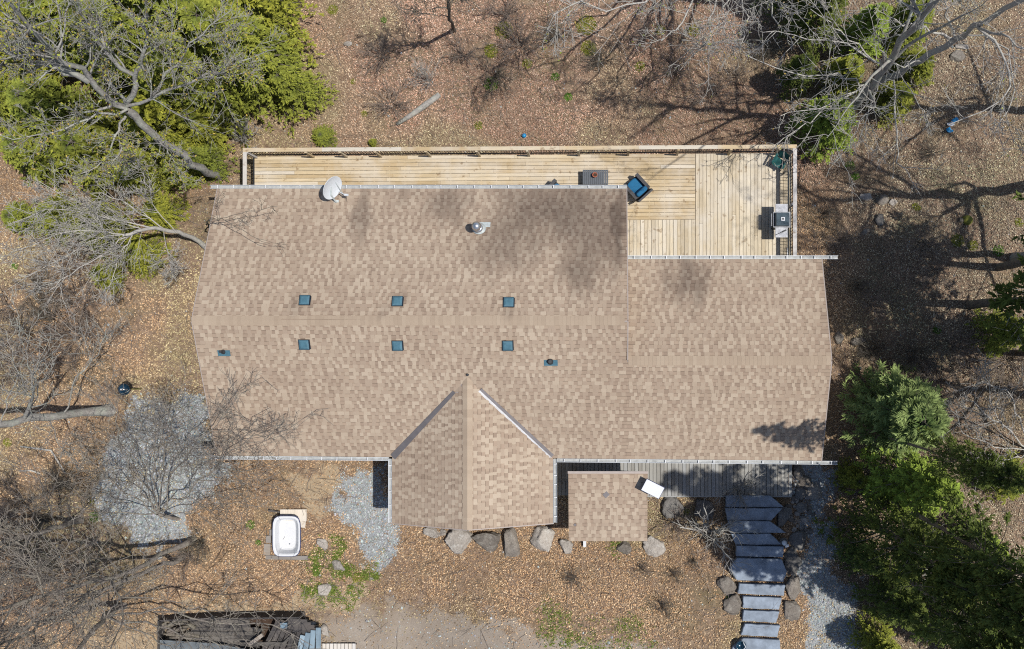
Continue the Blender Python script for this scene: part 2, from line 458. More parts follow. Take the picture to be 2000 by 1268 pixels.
sp = nt.nodes.new("ShaderNodeSeparateColor"); nt.links.new(attr(nt), sp.inputs[0])
n_big = noise(nt, 0.55, 5, 0.65); n_mid = noise(nt, 4.0, 5, 0.7); n_fin = noise(nt, 22, 5, 0.8)
c = ramp(nt, n_mid, [(0.3, (0.13,0.088,0.06)), (0.55, (0.22,0.155,0.11)), (0.75, (0.31,0.225,0.16))])
c = mixc(nt, 'MIX', ramp(nt, n_big, [(0.45, 0.0), (0.7, 0.35)]), c, (0.135,0.13,0.06))
c = mixc(nt, 'MULTIPLY', 0.9, c, ramp(nt, n_fin, [(0.3, 0.35), (0.7, 1.5)]))
def edge(f, w=0.35):
    a = nt.nodes.new("ShaderNodeMath"); a.operation = 'ADD'; nt.links.new(f, a.inputs[0])
    q = nt.nodes.new("ShaderNodeMath"); q.operation = 'MULTIPLY_ADD'; nt.links.new(n_mid, q.inputs[0]); q.inputs[1].default_value = w*2; q.inputs[2].default_value = -w
    nt.links.new(q.outputs[0], a.inputs[1]); return ramp(nt, a.outputs[0], [(0.35, 0.0), (0.65, 1.0)])
sand = mixc(nt, 'MULTIPLY', 0.7, ramp(nt, n_mid, [(0.3, (0.27,0.205,0.135)), (0.7, (0.36,0.285,0.195))]), ramp(nt, n_fin, [(0.3, 0.7), (0.7, 1.2)]))
dirt = mixc(nt, 'MULTIPLY', 0.8, ramp(nt, n_big, [(0.35, (0.215,0.17,0.13)), (0.65, (0.285,0.245,0.205))]), ramp(nt, n_fin, [(0.3, 0.7), (0.7, 1.2)]))
grav = mixc(nt, 'MULTIPLY', 0.9, ramp(nt, n_mid, [(0.3, (0.20,0.208,0.215)), (0.7, (0.33,0.342,0.352))]), ramp(nt, noise(nt, 45, 4, 0.8), [(0.3, 0.45), (0.7, 1.35)]))
c = mixc(nt, 'MIX', edge(sp.outputs[2]), c, sand)
c = mixc(nt, 'MIX', edge(sp.outputs[1], 0.2), c, dirt)
c = mixc(nt, 'MIX', edge(sp.outputs[0]), c, grav)
nt.links.new(c, b.inputs["Base Color"]); b.inputs["Roughness"].default_value = 0.95; b.inputs["Specular IOR Level"].default_value = 0.1
bump(nt, b, n_fin, 0.6, 0.05)
gm.materials.append(m)
structure(link("ground", gm))

# ------------------------------------------------------------------ house
PITCH = 0.417
EZ = 2.9
XW, XM, XE = -14.50, 0.63, 7.86           # west gable, step between the two roofs, east gable
YN, YR = 5.895, 0.955                     # north eave, main ridge
YNW, YRW = 3.28, -0.445                   # wing north eave and ridge
def ys(x): return -3.965 + (x - XW) / (XE - XW) * (-0.205)    # south eave runs a little out of square
YS0 = -4.05
ZR, ZRW = EZ + (YR - YS0) * PITCH, EZ + (YRW - YS0) * PITCH
XG0, XG1, XGR, YG = -8.04, -2.085, -5.06, -6.48    # front gable: eaves, ridge, gable end
ZGR = EZ + (XGR - XG0) * PITCH
YGV = YS0 + (ZGR - EZ) / PITCH            # where its ridge dies into the main slope
def zs(y): return EZ + (y - YS0) * PITCH  # south slope plane

house = thing("house", "long single-storey house with tan shingle roof and white gutters", "house", (-3.3, 0.9, 0))
roof = part("roof", MB().box(XW+0.05, XM-0.05, YR-0.3, YR+0.3, ZR-0.45, ZR-0.28), MAT['fascia'], house)

def slab_quad(mb, pts, th=0.05):
    n = len(pts); vs = [Vector(p) for p in pts]; lo = [v - Vector((0,0,th)) for v in vs]
    mb.add(vs + lo, [tuple(range(n)), tuple(range(2*n-1, n-1, -1))] + [(i, n+i, n+(i+1) % n, (i+1) % n) for i in range(n)])
d = -0.012
slopes_geo = [
    [(XW,YN,EZ+d),(XW,YR,ZR+d),(XM,YR,ZR+d),(XM,YN,EZ+d)],
    [(XW,ys(XW),zs(ys(XW))+d),(XM,ys(XM),zs(ys(XM))+d),(XM,YR,ZR+d),(XW,YR,ZR+d)],
    [(XM,ys(XM),zs(ys(XM))+d),(XE,ys(XE),zs(ys(XE))+d),(XE,YRW,ZRW+d),(XM,YRW,ZRW+d)],
    [(XM,YNW,EZ+d),(XM,YRW,ZRW+d),(XE,YRW,ZRW+d),(XE,YNW,EZ+d)],
    [(XG0,YG,EZ+d),(XGR,YG,ZGR+d),(XGR,YGV,ZGR+d),(XG0,YS0,EZ+d)],
    [(XG1,YG,EZ+d),(XG1,YS0,EZ+d),(XGR,YGV,ZGR+d),(XGR,YG,ZGR+d)]]
for pts in slopes_geo:
    mb = MB(); slab_quad(mb, pts, 0.06); part("roof_slope", mb, MAT['fascia'], house)
# walls
def wall(name, pts, z0, th=0.15):
    mb = MB(); mb.prism(pts, z0, EZ - 0.05); return part(name, mb, MAT['siding'], house)
wall("wall", [(XW+.3,YN-.45),(XW+.3,ys(XW)+.45),(XM-.3,ys(XM)+.45),(XM-.3,YN-.45)], -2.4)
wall("wall", [(XM-.3,YNW-.45),(XM-.3,ys(XM)+.45),(XE-.3,ys(XE)+.45),(XE-.3,YNW-.45)], -1.2)
wall("wall", [(XG0+.4,YS0+.46),(XG0+.4,YG+.3),(XG1-.4,YG+.3),(XG1-.4,YS0+.46)], -0.4)
def gable(x0, x1, ya, yb, yr, zr):
    dz = 0.07
    s = (zr-EZ)/(yb-yr)
    mb = MB(); vs = []
    for x in (x0, x1): vs += [(x,ya,EZ-0.05),(x,yb,EZ-0.05),(x,yr,zr-dz-0.05)]
    mb.add(vs, [(0,1,2),(3,5,4),(0,3,4,1),(1,4,5,2),(2,5,3,0)]); return mb
part("gable_wall", gable(XW+.30, XW+.42, YS0+.4, YN-.4, YR, ZR-.1), MAT['siding'], house)
part("gable_wall", gable(XM-.20, XM-.08, YS0+.4, YN-.4, YR, ZR-.1), MAT['siding'], house)
part("gable_wall", gable(XE-.42, XE-.30, YS0+.4, YNW-.4, YRW, ZRW-.1), MAT['siding'], house)
mb = MB(); vs = []
for y in (YG+.30, YG+.42): vs += [(XG0+.4,y,EZ-.05),(XG1-.4,y,EZ-.05),(XGR,y,ZGR-.15)]
mb.add(vs, [(0,1,2),(3,5,4),(0,3,4,1),(1,4,5,2),(2,5,3,0)]); part("gable_wall", mb, MAT['siding'], house)
# rake trim along the gable ends
def rake(p, q): part("rake_trim", MB().beam(p, q, 0.035, 0.16), MAT['fascia'], house)
zd = -0.10
for x, a, r_, zr_ in ((XW-.02, YN, YR, ZR), (XM+.02, YN, YR, ZR), (XE+.02, YNW, YRW, ZRW)):
    rake((x, a, EZ+zd), (x, r_, zr_+zd))
rake((XW-.02, ys(XW), zs(ys(XW))+zd), (XW-.02, YR, ZR+zd)); rake((XE+.02, ys(XE), zs(ys(XE))+zd), (XE+.02, YRW, ZRW+zd))
rake((XG0, YG-.02, EZ+zd), (XGR, YG-.02, ZGR+zd)); rake((XG1, YG-.02, EZ+zd), (XGR, YG-.02, ZGR+zd))
rake((XM+.02, YRW+.05, ZRW+.0), (XM+.02, YR, ZR+zd))

# ---- shingles
WIDTHS = [0.11, 0.13, 0.15, 0.17, 0.20, 0.25]
LIGHT = np.array([[0.455,0.375,0.298],[0.415,0.335,0.265],[0.485,0.403,0.323],[0.385,0.305,0.24],[0.36,0.28,0.222]])
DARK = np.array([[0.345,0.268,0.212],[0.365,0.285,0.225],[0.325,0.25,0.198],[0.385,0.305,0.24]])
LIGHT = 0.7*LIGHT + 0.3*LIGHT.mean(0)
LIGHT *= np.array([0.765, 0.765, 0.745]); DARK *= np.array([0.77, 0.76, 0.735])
EH = 0.143 * math.cos(math.atan(PITCH))
def make_slope(o, u, v, L, run, pitch=PITCH, eo=lambda t: 0.0, keep=None, seed=0, eh=EH):
    """o = eave start, u along the eave, v uphill (both horizontal units). Returns the base courses and the tabs."""
    r = random.Random(seed)
    o = Vector(o); u = Vector(u); v = Vector(v); up = Vector((0,0,1))
    slope_v = (v + up*pitch).normalized(); nrm = u.cross(slope_v).normalized()
    if nrm.z < 0: nrm = -nrm
    def P(t, h, lift): 
        e = eo(t); return o + u*t + v*(e+h) + up*(pitch*(e+h)) + nrm*lift
    base = []; tabs = []
    rows = int(run/eh) + 1
    for k in range(rows):
        h0 = k*eh; h1 = min((k+1)*eh + 0.02, run + 0.0)
        if h1 - h0 < 0.03: continue
        t = -r.random()*0.3
        while t < L:
            w = r.choice((0.24, 0.33, 0.42, 0.5)); a, b_ = max(t, 0), min(t+w, L); t += w
            if b_ - a < 0.02: continue
            cx = P((a+b_)/2, h0+eh/2, 0)
            if keep and not keep(cx): continue
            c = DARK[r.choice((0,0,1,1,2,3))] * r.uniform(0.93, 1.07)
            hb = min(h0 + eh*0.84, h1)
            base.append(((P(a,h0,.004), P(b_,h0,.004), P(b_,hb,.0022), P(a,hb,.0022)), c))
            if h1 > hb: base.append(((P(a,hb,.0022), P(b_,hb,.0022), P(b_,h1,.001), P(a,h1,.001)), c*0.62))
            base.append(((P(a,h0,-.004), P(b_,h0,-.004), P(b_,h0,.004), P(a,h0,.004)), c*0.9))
        t = r.random()*0.3 - 0.2
        while t < L:
            w = r.choice(WIDTHS); a, b_ = t, t+w
            t = b_ + (r.uniform(.004,.02) if r.random() < .12 else r.uniform(.08,.2))
            if a < 0.01 or b_ > L-0.01 or h0+eh > run: continue
            cx = P((a+b_)/2, h0+eh/2, 0)
            if keep and not keep(cx): continue
            tabs.append((P(a,h0,0), u, slope_v, nrm, WIDTHS.index(w), r.randrange(len(LIGHT)), cx))
    return base, tabs

EL = 0.143
def tab_local(w, e=EL):
    z0, z1 = 0.0115, 0.005
    V = [(0,0,z0),(w,0,z0),(w,e,z1),(0,e,z1),(0,0,0.002),(w,0,0.002),(w,e,0.0),(0,e,0.0)]
    return V, [(0,1,2,3),(4,5,1,0),(5,6,2,1),(7,4,0,3)]
TAB_MESH = {}
def tab_mesh(wi, ci):
    if (wi, ci) not in TAB_MESH:
        V, Fq = tab_local(WIDTHS[wi]); TAB_MESH[(wi, ci)] = np_mesh("shingle", V, Fq, np.tile(LIGHT[ci], (8, 1)), False, MAT['shingle'])
    return TAB_MESH[(wi, ci)]
def place_tab(t, parent):
    p, u, sv, n, wi, ci, cx = t
    o = bpy.data.objects.new("shingle", tab_mesh(wi, ci)); COL.objects.link(o)
    o.parent = parent
    Mw = Matrix(((u.x, sv.x, n.x, p.x), (u.y, sv.y, n.y, p.y), (u.z, sv.z, n.z, p.z), (0,0,0,1)))
    if u.cross(sv).dot(n) < 0:       # keep a right-handed frame
        w = WIDTHS[wi]; q = p + u*w
        Mw = Matrix(((-u.x, sv.x, n.x, q.x), (-u.y, sv.y, n.y, q.y), (-u.z, sv.z, n.z, q.z), (0,0,0,1)))
    o.matrix_parent_inverse = parent_world(parent).inverted()
    o.matrix_basis = Mw
def parent_world(p):
    M = Matrix.Identity(4); ch = []
    while p is not None: ch.append(p); p = p.parent
    for q in reversed(ch): M = M @ q.matrix_parent_inverse @ q.matrix_basis
    return M
def field_mesh(name, base, tabs):
    V = []; C = []
    for q, c in base:
        V += [tuple(x) for x in q]; C += [c]*4
    F = [(i, i+1, i+2, i+3) for i in range(0, len(V), 4)]
    for (p, u, sv, n, wi, ci, cx) in tabs:
        lv, lf = tab_local(WIDTHS[wi]); o = len(V)
        V += [tuple(p + u*a + sv*b_ + n*c_) for a, b_, c_ in lv]; C += [LIGHT[ci]]*8
        F += [tuple(i+o for i in f) for f in lf]
    return np_mesh(name, V, F, np.array(C), False, MAT['shingle'])

def in_gable(p): return p.y < YGV and abs(p.x - XGR) < (YGV - p.y)*1.0 - 0.06
PN = (ZR-EZ)/(YN-YR); PNW = (ZRW-EZ)/(YNW-YRW)
B = []; T = []
jobs = [
    ((XM, YN, EZ), (-1,0,0), (0,-1,0), XM-XW, YN-YR, None, None, 1),
    ((XW, YS0, EZ), (1,0,0), (0,1,0), XM-XW, YR-YS0, lambda t: ys(XW+t)-YS0, lambda p: not in_gable(p) and p.y < YR, 2),
    ((XM, YS0, EZ), (1,0,0), (0,1,0), XE-XM, YRW-YS0, lambda t: ys(XM+t)-YS0, lambda p: p.y < YRW, 3),
    ((XE, YNW, EZ), (-1,0,0), (0,-1,0), XE-XM, YNW-YRW, None, None, 4),
    ((XG0, YG, EZ), (0,1,0), (1,0,0), YGV-YG, XGR-XG0, None, lambda p: p.y < YS0 + (p.x-XG0) + 0.04, 5),
    ((XG1, YG, EZ), (0,1,0), (-1,0,0), YGV-YG, XG1-XGR, None, lambda p: p.y < YS0 + (XG1-p.x) + 0.04, 6)]
for (o_, u_, v_, L_, run_, eo_, kp_, sd_), pt_ in zip(jobs, (PN, PITCH, PITCH, PNW, PITCH, PITCH)):
    bq, tb = make_slope(o_, u_, v_, L_, run_, pitch=pt_, eo=eo_ or (lambda t: 0.0), keep=kp_, seed=sd_)
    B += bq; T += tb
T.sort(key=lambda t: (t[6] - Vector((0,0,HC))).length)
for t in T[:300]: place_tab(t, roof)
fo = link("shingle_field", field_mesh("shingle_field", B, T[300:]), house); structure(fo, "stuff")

# ---- ridge caps: each a folded shingle
CAPC = np.array([[0.43,0.345,0.27],[0.42,0.335,0.262],[0.40,0.318,0.248],[0.45,0.365,0.287]])
CAPC *= np.array([0.735, 0.735, 0.715])
CAP = {}
def cap_mesh(ci):
    if ci not in CAP:
        w = 0.17; e = 0.16; V = []
        for s_ in (-1, 0, 1):
            y = s_*w; z = 0 if s_ == 0 else -w*PITCH
            V += [(0, y, z+0.016), (e, y, z+0.011), (0, y, z+0.006)]
        CAP[ci] = np_mesh("ridge_shingle", V, [(0,1,4,3),(3,4,7,6),(0,3,5,2),(3,6,8,5)], np.tile(CAPC[ci], (9,1)), False, MAT['shingle'])
    return CAP[ci]
def ridge(p, d_, L):
    p = Vector(p); rz = math.atan2(d_[1], d_[0]); n = int(L/0.143)
    for i in range(n):
        o = bpy.data.objects.new("ridge_shingle", cap_mesh(random.choice((0,0,1,1,2,3)))); COL.objects.link(o)
        o.parent = roof; o.matrix_parent_inverse = parent_world(roof).inverted()
        o.matrix_basis = Matrix.Translation(p + Vector(d_)*(i*0.143)) @ Matrix.Rotation(rz, 4, 'Z')
ridge((XW, YR, ZR+.012), (1,0,0), XM-XW); ridge((XM+0.04, YRW, ZRW+.012), (1,0,0), XE-XM-0.04); ridge((XGR, YG, ZGR+.012), (0,1,0), YGV-YG+0.1)
# filler where the wing ridge starts
# ---- gutters with hangers
def gutter(a, b_, out, n_h, label=None):
    a = Vector(a); b_ = Vector(b_); out = Vector(out); dn = Vector((0,0,-1))
    prof = [(0.0,0.0),(0.0,0.095),(0.115,0.095),(0.13,0.0),(0.118,0.0),(0.106,0.083),(0.012,0.083),(0.012,0.0)]
    mb = MB(); n = len(prof)
    vs = [p + out*x + dn*y for p in (a, b_) for x, y in prof]
    mb.add(vs, [(i, (i+1) % n, n+(i+1) % n, n+i) for i in range(n)] + [tuple(range(n))[::-1], tuple(range(n, 2*n))])
    g = part("gutter", mb, MAT['gutter'], house, label=label)
    fl = MB().add([a+out*.014+dn*.079, b_+out*.014+dn*.079, b_+out*.104+dn*.079, a+out*.104+dn*.079], [(0,1,2,3)])
    part("gutter_floor", fl, MAT['gutter_in'], g)
    for i in range(n_h):
        t = (i + 0.5 + random.uniform(-.12,.12))/n_h; c = a.lerp(b_, t); dr = (b_-a).normalized()
        part("gutter_bracket", MB().add([c-dr*.014+out*.002-dn*.006, c+dr*.014+out*.002-dn*.006, c+dr*.014+out*.128-dn*.004, c-dr*.014+out*.128-dn*.004,
             c-dr*.014+out*.002+dn*.01, c+dr*.014+out*.002+dn*.01, c+dr*.014+out*.128+dn*.01, c-dr*.014+out*.128+dn*.01],
             [(0,1,2,3),(7,6,5,4),(0,4,5,1),(1,5,6,2),(2,6,7,3),(3,7,4,0)]), MAT['white'], g)
gz_ = EZ - 0.03
gutter((XW-0.30, YN+.02, gz_), (XM+.03, YN+.02, gz_), (0,1,0), 26)
gutter((XM+.06, YNW+.02, gz_), (XE+0.62, YNW+.02, gz_), (0,1,0), 14)
gutter((XW-0.28, ys(XW)-.02, zs(ys(XW))-.03), (XG0-.14, ys(XG0)-.02, zs(ys(XG0))-.03), (0,-1,0), 12)
gutter((XG1+.15, ys(XG1)-.02, zs(ys(XG1))-.03), (XE+0.62, ys(XE+.6)-.02, zs(ys(XE+.6))-.03), (0,-1,0), 17)
gutter((XG0-.02, YG, gz_), (XG0-.02, YS0-.06, gz_), (-1,0,0), 5)
gutter((XG1+.02, YG, gz_), (XG1+.02, YS0-.06, gz_), (1,0,0), 6)
for x, y in ((XW+.35, YN-.38), (XE-.36, YNW-.38), (XW+.35, YS0+.38)):
    part("downspout", MB().box(x-.04, x+.04, y-.03, y+.03, gz(x, y)-.1, EZ-.15), MAT['gutter'], house)
# ---- valley metal, standing a little proud of the shingles
def valley(p, q, w0, w1, mat, lift):
    p = Vector(p); q = Vector(q); dr = (q-p).normalized(); side = Vector((-dr.y, dr.x, 0)).normalized(); up = Vector((0,0,lift))
    vs = [p-side*w0/2+up, p+side*w0/2+up, q+side*w1/2+up, q-side*w1/2+up]; vs += [v-Vector((0,0,0.08)) for v in vs]
    part("valley_flashing", MB().add(vs, [(0,1,2,3),(7,6,5,4),(0,4,5,1),(1,5,6,2),(2,6,7,3),(3,7,4,0)]), mat, house)
def on_valley(x, y): return (x, y, zs(y))
valley((XG0+0.04, YS0+0.02, EZ+.02), on_valley(XGR-0.50, YGV-0.50), 0.24, 0.13, MAT['flash_dark'], 0.05)
valley((XG1-0.0, YS0+0.06, EZ+.02), on_valley(XGR+0.46, YGV-0.40), 0.12, 0.09, MAT['flash_dark'], 0.055)
valley((XG1-0.13, YS0+0.0, EZ+.01), on_valley(XGR+0.40, YGV-0.46), 0.17, 0.10, MAT['flash'], 0.045)
part("ridge_end_cap", MB().lathe([(0.05,0),(0.05,.05),(0.02,.07)], 8, Matrix.Translation((XGR+.02, YGV+.12, zs(YGV+.12)+.02))), MAT['pipe'], house)
# ---- box vents, three on each side of the main ridge
def on_roof(px, py, north):
    z = 4.5
    for _ in range(8):
        p = W(px, py, z); z = (EZ + (YN-p.y)*(ZR-EZ)/(YN-YR)) if north else zs(p.y)
    return Vector((p.x, p.y, z))
for px, py, nth in ((596,588,1),(777,590,1),(994,592,1),(595,672,0),(777,674,0),(992,674,0)):
    p = on_roof(px, py, nth); sgn = -1 if nth else 1
    M = Matrix.Translation(p) @ Matrix.Rotation(sgn*math.atan(PITCH), 4, 'X')
    if nth: M = M @ Matrix.Rotation(math.pi, 4, 'Z')
    v = part("roof_vent", MB().box(-.205,.205,-.18,.18,.02,.032,M), MAT['vent_edge'], house)
    mb = MB(); a, c_ = 0.185, 0.135
    vs = [(-a,-a,.03),(a,-a,.03),(a,a,.03),(-a,a,.03),(-a,-a,.10),(a,-a,.10),(a,a,.07),(-a,a,.07)]
    mb.add([M @ Vector(q) for q in vs], [(0,1,5,4),(1,2,6,5),(2,3,7,6),(3,0,4,7),(4,5,6,7)]); part("vent_hood", mb, MAT['vent_edge'], v)
    vs = [(-.168,-.168,.104),(.168,-.168,.104),(.168,.168,.076),(-.168,.168,.076),(-.11,-.11,.128),(.11,-.11,.128),(.11,.11,.105),(-.11,.11,.105)]
    mb = MB(); mb.add([M @ Vector(q) for q in vs], [(0,1,5,4),(1,2,6,5),(2,3,7,6),(3,0,4,7),(4,5,6,7)]); part("vent_cap", mb, MAT['vent'], v)
# ---- plumbing vents
for px, py, w, rr, hh in ((438,690,.22,.045,.30),(1076,709,.24,.06,.24)):
    p = on_roof(px, py, 0); M = Matrix.Translation(p) @ Matrix.Rotation(math.atan(PITCH), 4, 'X')
    v = part("vent_pipe", MB().tube([p+Vector((-.02,.05,-.05)), p+Vector((-.02,.05,hh))], rr, 12), MAT['pipe'], house)
    part("flashing_plate", MB().box(-w,w,-.10,.12,.018,.028,M), MAT['vent'], v)
    part("collar", MB().lathe([(rr*2.0,.0),(rr*1.8,.05),(rr*1.15,.11)], 12, Matrix.Translation(p+Vector((-.02,.05,.02)))), MAT['pipe'], v)
# ---- stove pipe
p = on_roof(936, 447, 1)
sp_ = part("stove_pipe", MB().tube([p+Vector((0,0,-.1)), p+Vector((0,0,.62))], .105, 16), MAT['galv'], house, True)
M = Matrix.Translation(p) @ Matrix.Rotation(-math.atan(PITCH), 4, 'X')
part("flashing", MB().lathe([(.25,.02),(.24,.035),(.17,.12),(.13,.2)], 20, M), MAT['galv_dull'], sp_, True)
part("flashing_plate", MB().box(-.05,.40,.06,.26,.022,.03,M), MAT['galv_dull'], sp_)
part("storm_collar", MB().lathe([(.17,.26),(.165,.275),(.11,.32)], 16, Matrix.Translation(p)), MAT['galv'], sp_, True)
part("rain_cap", MB().lathe([(.11,.60),(.16,.62),(.175,.68),(.165,.75),(.12,.82),(.06,.86),(.01,.87)], 20, Matrix.Translation(p)), MAT['galv'], sp_, True)

# ------------------------------------------------------------------ shelter roof over the porch walk
sh = thing("porch_shelter", "small square shingled lean-to roof on posts beside the front gable", "shelter", (-0.05, -5.9, 0.1))
c0, c1, c2_, c3 = W(1110,922,2.55), W(1265,922,2.55), W(1267,1057,2.22), W(1112,1057,2.22)
SX0, SX1, SY1, SY0 = c0.x, c1.x, c0.y, c3.y
sp_p = (2.55-2.22)/(SY1-SY0)
mb = MB(); slab_quad(mb, [(SX0,SY0,2.21),(SX1,SY0,2.21),(SX1,SY1,2.54),(SX0,SY1,2.54)], 0.07); sroof = part("roof", mb, MAT['fascia'], sh)
EHs = 0.143*math.cos(math.atan(sp_p))
bq, tb = make_slope((SX0,SY0,2.22), (1,0,0), (0,1,0), SX1-SX0, SY1-SY0, pitch=sp_p, seed=9, eh=EHs)
tb = tb[:300]
for t in tb: place_tab(t, sroof)
structure(link("shingle_field", field_mesh("shingle_field", bq, []), sh), "stuff")
part("drip_edge", MB().box(SX0-.02,SX1+.02,SY1-.06,SY1+.03,2.545,2.572), MAT['fascia'], sh)
for x in (SX0+.15, SX1-.15):
    for y in (SY0+.15, SY1-.35):
        part("post", MB().box(x-.05,x+.05,y-.05,y+.05,gz(x,y)-.1,2.2+(y-SY0)*sp_p-.07), MAT['porch'], sh)
part("loose_shingle", MB().box(-.1,.1,-.09,.09,.0,.012,Matrix.Translation(W(1184,966,2.42)+Vector((0,0,.035))) @ Matrix.Rotation(0.75,4,'Z')), MAT['flash_dark'], sh)
part("patch", MB().lathe([(.055,0),(.05,.012)], 9, Matrix.Translation(W(1123,1025,2.3)+Vector((0,0,.02)))), MAT['flash_dark'], sh)
# white panel on a short stand at the corner of the shelter
pc = W(1275, 955, 3.0)
wp = thing("white_panel", "tilted white rectangular panel held above the corner of the small shelter roof", "panel", (pc.x-.2, pc.y, 2.45))
Mp = Matrix.Translation(pc) @ Matrix.Rotation(math.radians(-27),4,'Z') @ Matrix.Rotation(math.radians(8),4,'X')
part("face", MB().box(-.36,.36,-.23,.23,-.012,.012,Mp), MAT['panel_white'], wp)
part("backing", MB().box(-.375,.375,-.25,.245,-.04,-.014,Mp), MAT['navy'], wp)
part("stand", MB().tube([(pc.x-.22, pc.y+.05, 2.4), (pc.x-.2, pc.y+.03, 2.97)], .025, 8), MAT['black_metal'], wp)

# ------------------------------------------------------------------ back deck
DZ = 0.30
SK = 0.0066
def dy(x): return SK*(x + 14.15)
DXW, DXE, XJ = -14.15, 7.24, 3.43
deck = thing("wooden_deck", "long weathered timber deck with railing behind the house", "deck", (-3, 6.6, -1.8))
def plank_between(p, q, w, mat, z=DZ, th=0.036, parent=None, name="plank"):
    mb = MB().beam((p[0],p[1],z-th/2), (q[0],q[1],z-th/2), w, th); return part(name, mb, mat, parent or deck)
PT = 0.146; PWD = 0.133
rows = 18
for i in range(rows):
    yc = 7.64 - PT*(i+0.5)
    x = DXW if yc > 5.47 else XM-0.28
    if x > -1: cuts = [x, XJ]
    else:
        cuts = [x]; x += random.uniform(1.2, 4.2)
        while x < XJ - 0.8: cuts.append(x); x += random.choice((2.4, 3.05, 3.66, 4.27, 4.9))
        cuts.append(XJ)
    for a, b_ in zip(cuts[:-1], cuts[1:]):
        plank_between((a+.002, yc+dy(a)), (b_-.003, yc+dy(b_)), PWD, MAT['deck_x'], DZ - random.uniform(0, .004))
ybot = 7.64 - PT*rows
x = XM - 0.26
while x + PT < XJ + 0.02:
    plank_between((x+PT/2, 2.84), (x+PT/2, ybot+dy(x)-.004), PWD, MAT['deck_y'], DZ - random.uniform(0, .004)); x += PT
x = XJ + 0.012; k = 0
while x + PT < DXE + 0.08:
    yt = 7.64 + dy(x) 
    if k % 3 == 1:
        ysp = random.uniform(4.2, 6.4)
        plank_between((x+PT/2, 2.84), (x+PT/2, ysp-.003), PWD, MAT['deck_y'], DZ - random.uniform(0, .004))
        plank_between((x+PT/2, ysp+.003), (x+PT/2, yt), PWD, MAT['deck_y'], DZ - random.uniform(0, .004))
    else:
        plank_between((x+PT/2, 2.84), (x+PT/2, yt), PWD, MAT['deck_y'], DZ - random.uniform(0, .004))
    x += PT; k += 1
# frame below
part("rim_joist", MB().beam((DXW+.02, 7.58, DZ-.17), (DXE, 7.58+dy(DXE), DZ-.17), .045, .24), MAT['rail'], deck)
part("rim_joist", MB().beam((DXW+.03, 5.5, DZ-.17), (DXW+.03, 7.55, DZ-.17), .045, .24), MAT['rail'], deck)
part("rim_joist", MB().beam((DXE+.02, 2.9, DZ-.17), (DXE+.02, 7.74, DZ-.17), .045, .24), MAT['rail'], deck)
part("beam", MB().beam((DXW+.1, 7.0, DZ-.30), (DXE-.1, 7.0+dy(DXE), DZ-.30), .1, .2), MAT['rail'], deck)
xj = DXW+.5
while xj < DXE-.2:
    part("joist", MB().beam((xj, 5.5 if xj < XM else 2.95, DZ-.13), (xj, 7.52+dy(xj), DZ-.13), .04, .18), MAT['rail'], deck); xj += 0.61
for i in range(8):
    x = DXW+.4 + i*2.98; y = 7.0+dy(x)
    part("support_post", MB().box(x-.07,x+.07,y-.07,y+.07,gz(x,y)-.2,DZ-.4), MAT['rail'], deck)
# railing
RZ = 1.30
ex = DXE - 0.02
NWc, NEc = Vector((-14.13, 7.675, RZ)), Vector((7.20, 7.675+dy(7.2), RZ)); SEc = Vector((7.20, 2.95, RZ)); SWc = Vector((-14.13, 5.5, RZ))
def rail_run(p, q, w, th, mat, n, name="top_rail"):
    for i in range(n):
        a = p.lerp(q, i/n); b_ = p.lerp(q, (i+1)/n); dr = (q-p).normalized()*.0015
        part(name, MB().beam(a+dr, b_-dr, w, th), mat, deck)
rail_run(NWc-Vector((.075,0,0)), NEc+Vector((.075,0,0)), .15, .038, MAT['rail'], 7)
rail_run(NEc-Vector((0,.077,0)), SEc, .15, .038, MAT['rail_grey'], 2)
rail_run(NWc-Vector((0,.077,0)), SWc, .15, .038, MAT['rail_grey'], 1)
dn = Vector((0,0,1))
for p, q in ((NWc,NEc),(NEc,SEc),(NWc,SWc)):
    part("upper_stringer", MB().beam(p-dn*.06, q-dn*.06, .04, .06), MAT['black_metal'], deck)
    part("lower_stringer", MB().beam(p-dn*.89, q-dn*.89, .04, .05), MAT['black_metal'], deck)
bal = MB().box(-.009,.009,-.009,.009,DZ+.10,RZ-.09).mesh("baluster", MAT['black_metal'])
def balusters(p, q, step):
    L = (q-p).length; n = int(L/step)
    for i in range(1, n):
        c = p.lerp(q, i/n); o = bpy.data.objects.new("baluster", bal); COL.objects.link(o); o.parent = deck
        o.matrix_parent_inverse = parent_world(deck).inverted(); o.location = (c.x, c.y, 0)
balusters(NWc, NEc, 0.105); balusters(NEc, SEc, 0.125); balusters(NWc, SWc, 0.155)
for px in (603,669,737,835,933,1031,1130,1227,1324,1426,1520):
    x = (px-NX)/49.8; y = 7.60+dy(x)
    part("rail_post", MB().box(x-.045,x+.045,y-.045,y+.045,DZ-.3,RZ-.02), MAT['rail'], deck)
for x, y in ((7.14,7.70),(7.14,5.6),(7.14,3.2),(-14.07,7.60),(-14.07,5.75)):
    part("rail_post", MB().box(x-.045,x+.045,y-.045,y+.045,DZ-.3,RZ-.02), MAT['rail_grey'], deck)
part("bottom_rail_board", MB().beam((7.10,4.0,DZ+.02),(7.10,2.9,DZ+.02),.03,.04), MAT['white'], deck)

